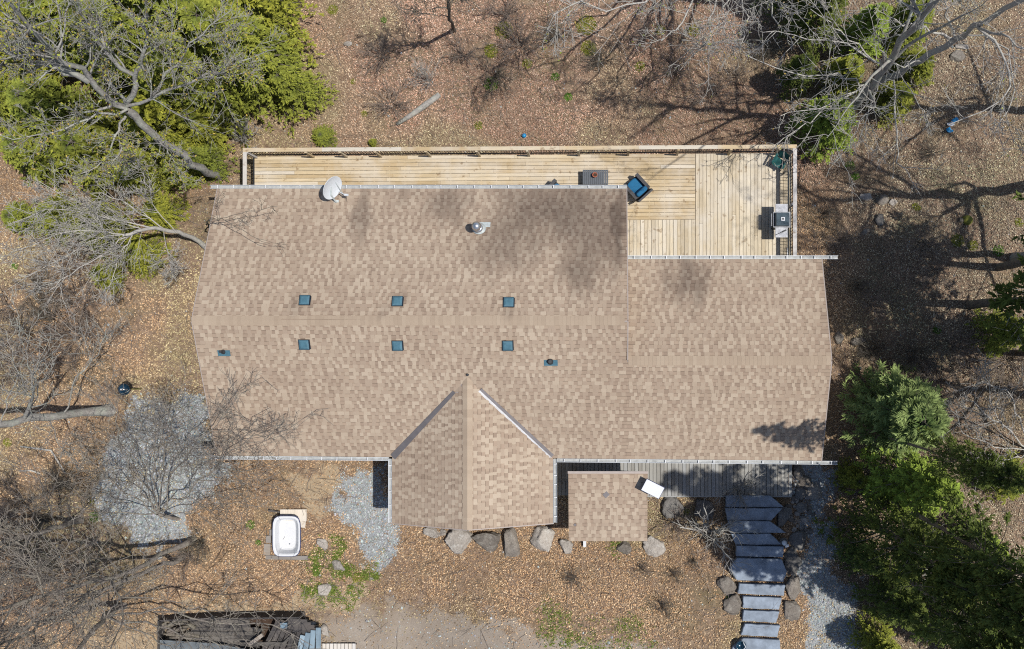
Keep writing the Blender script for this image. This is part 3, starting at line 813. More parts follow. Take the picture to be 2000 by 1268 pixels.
# ------------------------------------------------------------------ deck furniture
def rbox(sx, sy, sz, M, r=0.05, seg=3):
    """soft cushion block"""
    mb = MB(); n = 6
    import itertools
    V = []; Fq = []
    def sp(v):
        x, y, z = v; p = 4.0
        l = (abs(x)**p + abs(y)**p + abs(z)**p)**(1/p); return Vector((x/l*sx/2, y/l*sy/2, z/l*sz/2))
    for ax in range(3):
        for sg in (-1, 1):
            o = len(V)
            for i in range(n+1):
                for j in range(n+1):
                    c = [0,0,0]; c[ax] = sg; c[(ax+1) % 3] = (2*i/n-1); c[(ax+2) % 3] = (2*j/n-1)*sg
                    V.append(M @ sp(c))
            for i in range(n):
                for j in range(n):
                    a = o+i*(n+1)+j; Fq.append((a, a+n+1, a+n+2, a+1))
    return mb.add(V, Fq)
def patio_chair(px, py, ang, label):
    c = W(px, py, DZ+.4); c.z = DZ
    t = thing("patio_chair", label, "chair", c, "patio chairs on the deck")
    M = Matrix.Translation(c) @ Matrix.Rotation(ang, 4, 'Z')      # local +y is the front
    I = lambda *a: M @ Matrix.Translation(Vector(a))
    part("seat_cushion", rbox(.54,.60,.15, I(0,.04,.40)), MAT['cushion'], t, True)
    part("back_cushion", rbox(.54,.20,.44, I(0,-.27,.60) @ Matrix.Rotation(.25,4,'X')), MAT['cushion'], t, True)
    for s in (-1, 1):
        mb = MB(); mb.box(s*.32-.055, s*.32+.055, -.36, .36, .30, .62, M); part("arm", mb, MAT['wicker'], t)
        mb = MB(); mb.beam(M @ Vector((s*.32,-.37,.64)), M @ Vector((s*.32,.37,.61)), .13, .05); part("arm_top", mb, MAT['wicker'], t)
        for y in (-.33,.33): part("leg", MB().tube([M @ Vector((s*.32,y,0)), M @ Vector((s*.32,y,.32))], .022, 6), MAT['black_metal'], t)
    part("seat_base", MB().box(-.27,.27,-.34,.35,.22,.34,M), MAT['wicker'], t)
    Mb = I(0,-.40,.28) @ Matrix.Rotation(.22,4,'X')
    mb = MB(); mb.box(-.36,.36,-.04,.04,0,.58,Mb); part("backrest", mb, MAT['wicker'], t)
    return t
patio_chair(1243, 366, math.radians(42), "dark wicker armchair with bright blue cushions at the corner of the main roof")
patio_chair(1086, 377, math.radians(-40), "blue-cushioned wicker armchair mostly hidden under the roof edge")
# slatted table with a pot
tc = W(1163, 346, DZ+.43); tx, ty = tc.x, tc.y
tb_ = thing("patio_table", "low dark grey slatted table between the two blue chairs", "table", (tx, ty, DZ))
for i in range(13):
    x = tx-.5 + i*.0775; part("slat", MB().box(x, x+.069, ty-.29, ty+.29, DZ+.405, DZ+.43), MAT['dark_table'], tb_)
for s in (-1, 1):
    part("apron", MB().box(tx-.5, tx+.5, ty+s*.27-.015, ty+s*.27+.015, DZ+.34, DZ+.403), MAT['dark_table'], tb_)
    for q in (-1, 1): part("leg", MB().box(tx+s*.46-.025, tx+s*.46+.025, ty+q*.24-.02, ty+q*.24+.02, DZ, DZ+.40), MAT['dark_table'], tb_)
pot = thing("flower_pot", "small terracotta pot standing on the grey slatted table", "pot", (tx-.02, ty+.06, DZ+.43))
M = Matrix.Translation((tx-.02, ty+.06, DZ+.431))
part("pot_body", MB().lathe([(.06,0),(.09,.13),(.10,.13),(.10,.17),(.085,.17),(.075,.14)], 16, M), MAT['terra'], pot, False)
part("soil", MB().lathe([(.07,.14),(.06,.15)], 12, M), MAT['soil'], pot)
# grill
gc = W(1529, 428, DZ+1.1); gxx, gyy = gc.x, gc.y
gr_ = thing("gas_grill", "black-hooded gas grill with two pale side shelves by the east railing", "grill", (gxx, gyy, DZ))
part("cart", MB().box(gxx-.26,gxx+.26,gyy-.26,gyy+.26,DZ+.10,DZ+.72), MAT['black_metal'], gr_)
part("firebox", MB().box(gxx-.28,gxx+.28,gyy-.28,gyy+.28,DZ+.722,DZ+.88), MAT['black_metal'], gr_)
mb = MB(); a, h0 = .30, DZ+.88
vs = [(gxx-.31,gyy-.28,h0),(gxx+.30,gyy-.28,h0),(gxx+.30,gyy+.28,h0),(gxx-.31,gyy+.28,h0),(gxx-.25,gyy-.25,h0+.24),(gxx+.25,gyy-.25,h0+.26),(gxx+.25,gyy+.25,h0+.26),(gxx-.25,gyy+.25,h0+.24)]
mb.add(vs, [(0,1,5,4),(1,2,6,5),(2,3,7,6),(3,0,4,7),(4,5,6,7)]); hd = part("hood", mb, MAT['hood'], gr_)
for (x0,x1,y0,y1) in ((-.33,.32,-.30,-.27),(-.33,.32,.27,.30),(-.34,-.31,-.268,.268),(.29,.32,-.268,.268)):
    part("hood_trim", MB().box(gxx+x0,gxx+x1,gyy+y0,gyy+y1,h0-.02,h0+.06), MAT['steel'], hd)
part("handle", MB().tube([(gxx-.40,gyy-.24,h0+.03),(gxx-.40,gyy+.24,h0+.03)], .016, 8), MAT['steel'], hd)
part("badge", MB().box(gxx-.07,gxx+.07,gyy-.075,gyy+.07,h0+.252,h0+.268), MAT['panel_white'], hd)
part("gauge", MB().lathe([(.038,0),(.036,.012)], 14, Matrix.Translation((gxx,gyy,h0+.269))), MAT['pipe'], hd)
for s in (-1, 1):
    y0 = gyy + (.30 if s > 0 else -.68); shf = part("side_shelf", MB().box(gxx-.24,gxx+.23,y0,y0+(.32 if s > 0 else .38),DZ+.82,DZ+.87), MAT['steel'], gr_)
    part("shelf_face", MB().box(gxx-.215,gxx+.205,y0+.02,y0+(.30 if s > 0 else .36),DZ+.868,DZ+.874), MAT['steel'], shf)
for sx in (-1,1):
    for sy in (-1,1): part("wheel" if sx > 0 else "leg", MB().tube([(gxx+sx*.22,gyy+sy*.24-.02,DZ+.05),(gxx+sx*.22,gyy+sy*.24+.02,DZ+.05)], .05, 12), MAT['pipe'], gr_)
br = thing("grill_brush", "black grill brush lying on the grill's south shelf", "brush", (gxx, gyy-.5, DZ+.875))
part("handle", MB().beam((gxx-.26,gyy-.60,DZ+.89),(gxx+.02,gyy-.47,DZ+.90),.022,.02), MAT['pipe'], br)
part("head", MB().beam((gxx+.02,gyy-.47,DZ+.90),(gxx+.17,gyy-.40,DZ+.90),.05,.035), MAT['pipe'], br)
# folding sling chair in the corner
cc = W(1525, 313, DZ+.7); cx, cy = cc.x, cc.y
fc = thing("folding_chair", "teal fabric folding camp chair tucked in the north-east railing corner", "chair", (cx, cy, DZ))
M = Matrix.Translation((cx, cy, DZ)) @ Matrix.Rotation(math.radians(150), 4, 'Z') @ Matrix.Diagonal((.78,.78,.9,1))
mb = MB()
def sling(pts, th=.012):
    mb = MB(); n = len(pts); vs = [M @ Vector(p) for p in pts]; vs2 = [v - Vector((0,0,th)) for v in vs]
    k = n//2
    return mb.add(vs+vs2, [(i, i+1, k+i+1, k+i) for i in range(k-1)] + [(n+k+i, n+k+i+1, n+i+1, n+i) for i in range(k-1)] + [(0,k,n+k,n),(k-1,n+k-1,n+2*k-1,2*k-1)] + [(i,n+i,n+i+1,i+1) for i in range(k-1)] + [(k+i,k+i+1,n+k+i+1,n+k+i) for i in range(k-1)])
part("seat", sling([(-.28,.28,.46),(-.1,.28,.40),(.1,.28,.40),(.28,.28,.46),(-.26,-.2,.40),(-.1,-.2,.33),(.1,-.2,.33),(.26,-.2,.40)]), MAT['teal'], fc)
part("backrest", sling([(-.26,-.2,.42),(-.1,-.23,.40),(.1,-.23,.40),(.26,-.2,.42),(-.27,-.36,.95),(-.1,-.42,.94),(.1,-.42,.94),(.27,-.36,.95)]), MAT['teal'], fc)
for s in (-1, 1):
    part("arm_rest", sling([(s*.30-.05,.28,.62),(s*.30+.05,.28,.62),(s*.30-.05,-.30,.64),(s*.30+.05,-.30,.64)]), MAT['teal'], fc)
    for a, b_ in (((s*.30,.30,.0),(s*.30,-.20,.45)), ((s*.30,-.26,.0),(s*.30,.28,.60)), ((s*.28,-.2,.05),(s*.28,-.38,.97))):
        part("leg", MB().tube([M @ Vector(a), M @ Vector(b_)], .012, 6), MAT['black_metal'], fc)
# satellite dish on the roof edge
dc = W(649, 367, 3.72)
sd = thing("satellite_dish", "white oval satellite dish on the north-west edge of the roof", "satellite dish", W(657,396,3.1))
hdir = Vector((0.87, -0.49, 0)); nrm = (hdir*math.sin(math.radians(75)) + Vector((0,0,1))*math.cos(math.radians(75))).normalized()
xa = Vector((0.49,0.87,0)); ya = nrm.cross(xa)
M = Matrix(((xa.x,ya.x,nrm.x,dc.x),(xa.y,ya.y,nrm.y,dc.y),(xa.z,ya.z,nrm.z,dc.z),(0,0,0,1)))
mb = MB(); prof = [(0.0,-.05),(.15,-.045),(.3,-.02),(.44,.012),(.455,.02),(.455,.004),(.44,-.004),(.3,-.036),(.15,-.061),(0.0,-.066)]
mb.lathe([(max(r_,.001),z_) for r_,z_ in prof], 36, M @ Matrix.Diagonal((1.0,1.08,1,1))); part("reflector", mb, MAT['dish'], sd, True)
foot = W(657,396,3.12)
part("mast", MB().tube([foot, foot+Vector((-.06,.2,.45)), dc-nrm*.06], .03, 10), MAT['galv_dull'], sd)
part("foot_plate", MB().box(-.09,.09,-.09,.09,-.02,.02,Matrix.Translation(foot)), MAT['galv_dull'], sd)
be = dc - ya*.44*(1 if ya.z > 0 else -1)
fp = dc + nrm*.42 - ya*.28*(1 if ya.z > 0 else -1)
part("feed_arm", MB().tube([be, fp], .02, 8), MAT['dish'], sd)
part("feed_horn", MB().tube([fp-nrm*.02, fp+nrm*.10+xa*.05], .045, 10), MAT['dish'], sd)
part("strut", MB().tube([dc+xa*.25-nrm*.05, foot+Vector((.28,.28,.02))], .014, 6), MAT['galv_dull'], sd)
part("cable", MB().tube([fp, foot+Vector((.42,.22,.15)), foot+Vector((.36,.05,.0))], .008, 5), MAT['pipe'], sd)

# ------------------------------------------------------------------ front porch
PZ = 0.30
porch = thing("front_porch", "grey weathered board walk along the south side under the gutter", "porch", (2.6, -4.8, 0))
x = -2.05
while x < 7.28:
    y0 = -5.90 if x > -1.62 else -5.22
    plank_between((x+PT/2, -3.62), (x+PT/2, y0), PWD-.003, MAT['porch'], PZ-random.uniform(0,.004), parent=porch); x += PT
part("rim_board", MB().box(-1.62, 7.28, -5.945, -5.905, PZ-.22, PZ-.005), MAT['porch'], porch)
part("rim_board", MB().box(-2.05, -1.62, -5.29, -5.225, PZ-.16, PZ-.003), MAT['porch'], porch)
x = -2.05
while x < -1.5:
    plank_between((x+PT/2, -5.30), (x+PT/2, -5.90), PWD-.003, MAT['porch'], PZ-.16, parent=porch, name="step_plank"); x += PT
for x in (-1.4, .8, 3.0, 5.2, 7.1):
    part("joist", MB().box(x-.03,x+.03,-5.9,-3.65,-.15,PZ-.04), MAT['porch'], porch)

# ------------------------------------------------------------------ stone steps
steps = thing("stone_steps", "flight of blue-grey stone slabs leading south from the porch", "steps", G(1480, 1110))
SL = [[(1418,968),(1505,968),(1531,991),(1418,991)],
 [(1416,993),(1528,993),(1507,1017),(1421,1017)],
 [(1422,1018),(1503,1018),(1536,1041),(1426,1041)],
 [(1428,1043),(1505,1043),(1527,1064),(1437,1064)],
 [(1438,1066),(1531,1068),(1530,1089),(1438,1087)],
 [(1440,1090),(1527,1093),(1537,1118),(1530,1137),(1440,1134),(1424,1112)],
 [(1444,1140),(1534,1143),(1531,1164),(1441,1160)],
 [(1452,1165),(1527,1168),(1522,1191),(1451,1188)],
 [(1453,1192),(1523,1195),(1516,1217),(1450,1213)],
 [(1455,1219),(1524,1222),(1518,1245),(1447,1241)],
 [(1452,1247),(1523,1250),(1527,1290),(1418,1290),(1432,1263)]]
def slab(poly, z, th):
    ps = [W(px, py, z) for px, py in poly]; pts = []
    n = len(ps); r_ = random.Random(int(z*1000))
    for i in range(n):
        a, b_ = ps[i], ps[(i+1) % n]
        for k in range(6):
            q = a.lerp(b_, k/6); s = 0 if k == 0 else r_.uniform(-.012,.012)
            dr = (b_-a).normalized(); pts.append((q.x - dr.y*s, q.y + dr.x*s))
    cx = sum(p[0] for p in pts)/len(pts); cy = sum(p[1] for p in pts)/len(pts); n = len(pts)
    ins = [(cx+(p[0]-cx)*.975, cy+(p[1]-cy)*.965) for p in pts]
    mb = MB(); vs = [(*p, z-th) for p in pts] + [(*p, z-.02) for p in pts] + [(*p, z) for p in ins]
    return mb.add(vs, [tuple(range(2*n, 3*n))] + [(i,(i+1)%n,n+(i+1)%n,n+i) for i in range(n)] + [(n+i,n+(i+1)%n,2*n+(i+1)%n,2*n+i) for i in range(n)])
for k, poly in enumerate(SL):
    part("step_slab", slab(poly, .36+.10*(k+1), .24), MAT['slab'], steps)

# ------------------------------------------------------------------ boulders and loose stones
def boulder_mesh(seed, sx, sy, sz, sub=4, facets=11):
    import bmesh
    from mathutils import noise as mn
    r = random.Random(seed); bm = bmesh.new(); bmesh.ops.create_icosphere(bm, subdivisions=sub, radius=1.0)
    planes = []
    for _ in range(facets):
        n = Vector((r.gauss(0,1), r.gauss(0,1), r.gauss(0,.8))).normalized(); planes.append((n, r.uniform(.5,.84)))
    planes.append((Vector((r.uniform(-.2,.2), r.uniform(-.2,.2), 1)).normalized(), r.uniform(.5,.7)))
    ph = [r.uniform(0,6) for _ in range(6)]
    for v in bm.verts:
        p = v.co.copy()
        for n, d_ in planes:
            k = p.dot(n)
            if k > d_: p -= n*(k-d_)*.92
        q_ = p*1.7 + Vector((seed*.37 % 50, ph[0], ph[1])); w = .10*mn.fractal(q_, .8, 2.1, 5) + .05*(mn.noise(p*4+Vector((ph[2],ph[3],0))) > .15) - .06*max(0, 1-abs(mn.noise(p*2.2+Vector((ph[4],ph[5],3))))*9)
        p *= 1 + w; v.co = Vector((p.x*sx, p.y*sy, p.z*sz))
    m = bpy.data.meshes.new("boulder"); bm.to_mesh(m); bm.free()
    m.polygons.foreach_set("use_smooth", [True]*len(m.polygons))
    return m
def boulder(px, py, w, h, ang, mat, label, hz=None, sink=.3, name="boulder", group=None, cat="boulder"):
    p = G(px, py); s = (HC-p.z)/FP; sx, sy = w*s/2*1.18, h*s/2*1.18; sz = hz or .8*min(sx, sy)
    m = boulder_mesh(int(px*7+py), sx, sy, sz, 4 if w > 24 else (3 if w > 15 else 2)); m.materials.append(MAT[mat])
    o = bpy.data.objects.new(name, m); COL.objects.link(o); o.location = (p.x, p.y, p.z + sz*(.5-sink)); o.rotation_euler = (0,0,math.radians(ang))
    return tag(o, label, cat, group)
BL = [
 (895,1054,54,46,10,'stone_pale',"lichen-pale boulder under the front gable, west end of the row",.42),
 (952,1054,58,40,0,'stone',"broad smooth grey boulder, second in the row below the front gable",.42),
 (1000,1064,40,60,5,'stone',"tall dark cracked boulder, third in the row below the front gable",.45),
 (1062,1057,50,50,-10,'stone_pale',"round pinkish boulder below the east corner of the front gable",.40),
 (1108,1066,34,28,0,'stone_pale',"small white boulder at the corner of the square shelter roof",.26),
 (845,1041,34,20,-15,'stone_pale',"flat whitish stone at the south-west foot of the front gable",.14),
 (1219,1068,28,26,0,'stone',"grey-green boulder at the south edge of the square shelter",.22),
 (1276,1066,42,40,20,'stone_pale',"pale boulder buried in leaves east of the square shelter",.26),
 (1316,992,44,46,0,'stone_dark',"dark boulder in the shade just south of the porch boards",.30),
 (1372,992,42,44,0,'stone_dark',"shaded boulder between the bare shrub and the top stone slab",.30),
 (1419,1141,30,46,22,'stone',"smooth egg-shaped boulder on the west side of the stone steps",.26),
 (1434,1184,38,40,0,'stone',"flat-topped boulder wedged against the west edge of the lower steps",.26),
 (1550,1150,28,48,-8,'stone',"upright grey boulder east of the lower steps",.26),
 (1548,1192,36,52,10,'stone',"broad low boulder east of the seventh and eighth slabs",.18),
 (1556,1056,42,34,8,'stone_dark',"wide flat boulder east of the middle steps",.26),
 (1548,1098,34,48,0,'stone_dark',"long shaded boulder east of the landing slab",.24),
 (1527,1010,30,46,-28,'stone_dark',"triangular boulder leaning on the second and third slabs",.30),
 (1557,920,26,30,0,'stone',"grey boulder at the east end of the porch boards",.26),
 (1572,941,24,24,20,'stone',"squarish stone southeast of the porch end",.22),
 (1588,962,34,28,30,'stone_pale',"pale angular stone beside the gravel path",.20),
 (1562,965,24,26,0,'stone_dark',"small dark stone in the rock heap beside the porch",.18),
 (1722,394,24,27,-20,'stone',"rounded grey boulder, biggest of the group northeast of the house",.26),
 (1746,396,20,18,0,'stone_pale',"small pale stone right beside the rounded northeast boulder",.12),
 (1692,388,22,24,0,'stone_pale',"flat pale stone left of the rounded northeast boulder",.08),
 (1716,431,22,24,20,'stone_dark',"dark upright stone below the northeast boulder group",.24),
 (1690,454,20,12,20,'stone',"half-buried stone southwest of the dark upright one",.08),
 (1637,657,18,26,0,'stone',"oval stone touching the east gable edge",.2),
 (1676,667,30,18,15,'stone',"mossy flat boulder right of the oval stone by the east gable",.2),
 (628,1061,20,30,30,'stone_pale',"oblong pale stone east of the white bathtub",.14),
 (660,1106,28,20,-15,'stone_pale',"jagged white rock at the edge of the small grass patch",.16),
 (634,1151,30,24,35,'stone_pale',"grey angular stone above the lower grass strip",.14),
 (681,87,16,13,0,'stone_pale',"small round grey stone in the leaves beside the tall evergreens",.12),
 (866,1041,16,14,0,'stone_pale',"little pale cobble at the gable foot",.1),
 (1880,92,26,14,-10,'stone_pale',"flat yellowish stone lying under the top-right bare branches",.1),
 (1868,112,30,22,15,'stone',"grey rock under the bare tree limbs at the far top right",.16),
 (1690,1235,18,14,0,'stone',"small stone at the edge of the gravel path",.1),
 (726,1130,10,8,0,'stone_pale',"tiny white cobble at the edge of the dusty driveway",.07),
]
for (px,py,w,h,a,mt,lab,hz) in BL: boulder(px,py,w,h,a,mt,lab,hz)
r = random.Random(5)
for i in range(26):       # rubble filling the heap beside the steps
    px = r.uniform(1538,1590); py = r.uniform(945,1040)
    boulder(px,py,r.uniform(7,15),r.uniform(7,13),r.uniform(0,180),r.choice(('stone','stone_dark','stone_pale')),"small rough stone in the rubble heap between the steps and the gravel path",.1,name="rubble_stone",group="rubble beside the stone steps",cat="stone")
ds = G(1563, 990); dsc = thing("stone_disc", "round flat stone disc lying in the rubble beside the steps", "stone disc", ds)
part("disc", MB().lathe([(.18,-.05),(.2,.2),(.19,.23),(.15,.24)], 20, Matrix.Translation(ds)), MAT['stone_dark'], dsc)
part("disc_rim", MB().lathe([(.21,.16),(.215,.2),(.2,.21)], 20, Matrix.Translation(ds)), MAT['stone'], dsc)
# ornament at the bend of the steps and a dark basin on the lowest slab
og = G(1527, 1055); orn = thing("garden_lantern", "small pale blue garden lantern at the edge of the fourth slab", "lantern", og)
part("base", MB().lathe([(.16,0),(.17,.06),(.1,.1)], 14, Matrix.Translation((og.x,og.y,.68))), MAT['stone_dark'], orn)
part("globe", MB().lathe([(.05,.1),(.1,.16),(.1,.24),(.04,.3)], 14, Matrix.Translation((og.x,og.y,.68))), MAT['gutter'], orn, True)
part("cap", MB().box(-.08,.08,-.05,.05,0,.03,Matrix.Translation((og.x+.12,og.y-.14,.76)) @ Matrix.Rotation(.4,4,'Z')), MAT['gutter'], orn)
bz = .36+.10*11; bp = W(1447, 1262, bz+.15)
bs = thing("garden_bowl", "glossy dark blue bowl on the lowest stone slab", "bowl", (bp.x, bp.y, bz))
part("bowl", MB().lathe([(.1,0),(.19,.08),(.21,.17),(.18,.2),(.15,.1),(.05,.04)], 20, Matrix.Translation((bp.x,bp.y,bz))), MAT['glass_blue'], bs, True)
part("handle", MB().tube([(bp.x+.1,bp.y-.1,bz+.2),(bp.x+.17,bp.y,bz+.28),(bp.x+.1,bp.y+.12,bz+.2)], .02, 6), MAT['gutter'], bs)

# ------------------------------------------------------------------ yard things
# bathtub in a timber surround
tg = G(558, 1048); tz = tg.z
tub = thing("bathtub", "old white enamel bathtub standing in the leaf-covered yard", "bathtub", tg)
ta, tb2 = W(534,1010,tz+.5), W(585,1085,tz+.5)
tw, tl = (tb2.x-ta.x), (ta.y-tb2.y); tcx, tcy = (ta.x+tb2.x)/2, (ta.y+tb2.y)/2
def sup(rx, ry, z, n=32, p=5, ox=0, oy=0):
    out = []
    for i in range(n):
        a = 2*math.pi*i/n; c, s = math.cos(a), math.sin(a); l = (abs(c)**p+abs(s)**p)**(1/p); out.append((tcx+ox+rx*c/l, tcy+oy+ry*s/l, z))
    return out
def loft(rings, cap0=True, cap1=True):
    mb = MB(); n = len(rings[0]); vs = [v for r_ in rings for v in r_]; fs = []
    for k in range(len(rings)-1):
        for i in range(n): fs.append((k*n+i, k*n+(i+1)%n, (k+1)*n+(i+1)%n, (k+1)*n+i))
    if cap0: fs.append(tuple(range(n))[::-1])
    if cap1: fs.append(tuple((len(rings)-1)*n+i for i in range(n)))
    return mb.add(vs, fs)
part("shell", loft([sup(.36*tw,.40*tl,tz+.06), sup(.45*tw,.47*tl,tz+.45), sup(.52*tw,.52*tl,tz+.50), sup(.52*tw,.52*tl,tz+.52), sup(.47*tw,.48*tl,tz+.52),
     sup(.44*tw,.455*tl,tz+.49,ox=.0), sup(.33*tw,.40*tl,tz+.17,ox=-.06), sup(.29*tw,.36*tl,tz+.13,ox=-.06)]), MAT['white'], tub, False)
part("rim", loft([sup(.50*tw,.505*tl,tz+.47), sup(.545*tw,.535*tl,tz+.478), sup(.545*tw,.535*tl,tz+.495), sup(.50*tw,.505*tl,tz+.498)], False, False), MAT['navy'], tub)
part("drain", MB().lathe([(.03,0),(.03,.004)], 10, Matrix.Translation((tcx,tcy-.25*tl,tz+.142))), MAT['galv'], tub)
for sx in (-1,1):
    for sy in (-1,1): part("foot", MB().box(tcx+sx*.25*tw-.04,tcx+sx*.25*tw+.04,tcy+sy*.3*tl-.04,tcy+sy*.3*tl+.04,tz-.03,tz+.07), MAT['galv_dull'], tub)
# timber around it: individual lengths
def timber(name, px0, py0, px1, py1, w, h, z, mat, label, cat="timber"):
    a = W(px0,py0,z); b_ = W(px1,py1,z); o = link(name, MB().beam(a, b_, w, h).mesh(name, MAT[mat])); return tag(o, label, cat)
timber("timber", 520, 1088, 602, 1089, .16, .16, tz+.08, 'oldwood', "grey timber lying along the south end of the bathtub")
timber("timber", 523, 1062, 522, 1084, .26, .12, tz+.06, 'oldwood', "short broad timber at the southwest corner of the bathtub")
timber("timber", 525, 1046, 525, 1060, .20, .10, tz+.05, 'oldwood', "short grey block beside the middle of the bathtub's west side")
timber("timber", 530, 1034, 530, 1046, .12, .09, tz+.04, 'oldwood', "thin grey offcut beside the upper west side of the bathtub")
timber("board", 548, 1006, 599, 1006, .46, .10, tz+.09, 'palewood', "wide pale board behind the north end of the bathtub", "board")
timber("board", 590, 1016, 588, 1030, .32, .05, tz+.04, 'palewood', "short pale board leaning at the northeast corner of the bathtub", "board")
timber("stick", 524, 997, 546, 1000, .07, .06, tz+.12, 'darkwood', "dark stick poking out at the northwest corner of the bathtub frame", "stick")
# lamp / feeder on a thin pole
fg = G(276, 760); ftop = W(238, 761, fg.z+1.45)
fd = thing("bird_feeder", "glossy dark blue domed feeder on a thin pole in the west yard", "bird feeder", fg)
part("pole", MB().tube([fg-Vector((0,0,.1)), Vector((ftop.x+.03,ftop.y,fg.z+1.2))], .022, 8), MAT['moss'], fd)
part("dome", MB().lathe([(.24,0),(.23,.03),(.18,.12),(.10,.18),(.02,.2)], 22, Matrix.Translation((ftop.x,ftop.y,fg.z+1.30))), MAT['glass_blue'], fd, True)
part("tray", MB().lathe([(.18,-.1),(.2,-.06),(.19,-.06),(.17,-.09)], 18, Matrix.Translation((ftop.x,ftop.y,fg.z+1.25))), MAT['black_metal'], fd)
part("knob", MB().lathe([(.03,.2),(.035,.23),(.01,.26)], 10, Matrix.Translation((ftop.x,ftop.y,fg.z+1.30))), MAT['white'], fd)
part("hook", MB().tube([(ftop.x+.03,ftop.y,fg.z+1.2),(ftop.x+.16,ftop.y+.12,fg.z+1.35),(ftop.x+.02,ftop.y+.02,fg.z+1.5)], .014, 6), MAT['white'], fd)
# fallen log
def log_thing(pts, rs, label, mat, name="fallen_log"):
    ps = [G(px,py,dz) for px,py,dz in pts]
    t = thing(name, label, "log", ps[0]); part("trunk", MB().tube(ps, rs, 10), MAT[mat], t, True)
    e = ps[-1]; d_ = (ps[-1]-ps[-2]).normalized(); part("cut_end", MB().tube([e-d_*.01, e+d_*.004], rs[-1]*.97, 10), MAT['palewood'], t)
    return t
log_thing([(775,243,.10),(800,227,.12),(830,206,.13),(858,185,.13)], [.07,.11,.13,.12], "grey fallen log lying diagonally in the leaves north of the deck", 'bark')
log_thing([(40,872,.06),(100,880,.07),(128,925,.06)], [.03,.04,.03], "thin white birch pole on the leaves in the west yard", 'bark_pale', "birch_pole")
log_thing([(38,920,.05),(60,919,.05),(78,925,.05)], [.03,.035,.03], "short white branch piece on the leaves at the far left", 'bark_pale', "birch_branch")
sg = G(1888, 431); st = thing("mossy_stump", "low yellow-green mossy stump in the leaves at the right", "stump", sg)
part("stump", MB().lathe([(.22,-.05),(.2,.12),(.16,.24),(.05,.26)], 12, Matrix.Translation(sg)), MAT['moss'], st, True)
part("split_log", MB().tube([sg+Vector((-.1,-.02,.06)), sg+Vector((-.32,.02,.06))], .1, 9), MAT['bark_dark'], st)
bg_ = G(1024, 266); ob = tag(link("blue_ball", MB().lathe([(.005,0),(.07,.02),(.1,.09),(.08,.16),(.02,.19)], 14, Matrix.Translation(bg_)).mesh("blue_ball", MAT['blue_ball'], True)), "blue plastic ball in the leaves just north of the deck", "ball")
lg = G(1858, 246); lt = thing("plastic_litter", "crumpled blue and white plastic litter in the leaves at the right", "litter", lg)
r = random.Random(3)
for k, (dx, dy_, mt) in enumerate(((.15,.25,'blue_ball'),(-.05,.05,'white'),(-.12,-.2,'blue_ball'))):
    ps = []
    for i in range(9):
        a = i/9*2*math.pi; q = r.uniform(.08,.2); ps.append((lg.x+dx+q*math.cos(a), lg.y+dy_+q*math.sin(a)*.7, lg.z+.05+r.uniform(0,.1)))
    mb = MB(); mb.add([(lg.x+dx,lg.y+dy_,lg.z+.14)]+ps+[(x_,y_,z_-.03) for x_,y_,z_ in ps], [(0,i+1,(i+1)%9+1) for i in range(9)] + [(i+1,i+10,(i+1)%9+10,(i+1)%9+1) for i in range(9)]); part("scrap", mb, MAT[mt], lt)
wg = W(1142,1062,.35); tag(link("splash_block", MB().box(-.06,.06,-.12,.12,0,.06,Matrix.Translation(wg)).mesh("splash_block", MAT['white'])), "small white block at the south eave of the square shelter", "block")
# little black grate on the gravel by the southwest corner of the roof
gg = G(406, 866, .06); gt = thing("metal_grate", "small black metal grate on the gravel at the southwest roof corner", "grate", gg)
for i in range(6): part("bar", MB().box(gg.x-.25+i*.09,gg.x-.20+i*.09,gg.y-.08,gg.y+.08,gg.z-.03,gg.z+.03), MAT['pipe'], gt)
part("frame", MB().box(gg.x-.27,gg.x+.27,gg.y-.10,gg.y-.085,gg.z-.05,gg.z+.02), MAT['pipe'], gt)

# open timber bin full of old boards, bottom left
bn = thing("lumber_bin", "long dark open timber bin of old boards at the bottom left", "bin", G(450, 1240))
bz0 = G(450,1240).z
def bq(px, py, z): return W(px, py, bz0+z)
part("floor", MB().prism([bq(318,1206,.03).xy, bq(600,1206,.03).xy, bq(640,1225,.03).xy, bq(640,1330,.03).xy, bq(318,1330,.03).xy], bz0-.05, bz0+.03), MAT['soil'], bn)
part("side_wall", MB().beam(bq(316,1208,.35), bq(420,1203,.35), .06, .7), MAT['darkwood'], bn)
part("side_wall", MB().beam(bq(420,1203,.4), bq(590,1201,.4), .06, .8), MAT['darkwood'], bn)
part("side_wall", MB().beam(bq(316,1208,.3), bq(316,1330,.3), .06, .6), MAT['darkwood'], bn)
part("sheet", MB().prism([bq(312,1250,.7).xy, bq(420,1257,.7).xy, bq(520,1275,.7).xy, bq(520,1330,.7).xy, bq(312,1330,.7).xy], bz0+.68, bz0+.70), MAT['tarp_grey'], bn)
r = random.Random(8)
for i in range(16):
    y = 1214 + i*3.4; part("plank", MB().beam(bq(375+r.uniform(-8,8),y,.28+r.uniform(0,.1)), bq(495+r.uniform(-15,20),y-r.uniform(0,6),.3+r.uniform(0,.1)), .15, .04), MAT['binwood' if i % 3 else 'darkwood'], bn)
for i in range(9):
    part("plank", MB().beam(bq(545+i*9,1210+i*1.5,.55), bq(500+i*13,1300,.5), .17, .045), MAT['darkwood'], bn)
part("cross_beam", MB().beam(bq(488,1258,.62), bq(513,1240,.66), .14, .08), MAT['oldwood'], bn)
part("cross_beam", MB().beam(bq(470,1258,.6), bq(560,1257,.62), .14, .06), MAT['binwood'], bn)
part("cross_beam", MB().beam(bq(548,1262,.64), bq(575,1238,.68), .1, .06), MAT['binwood'], bn)
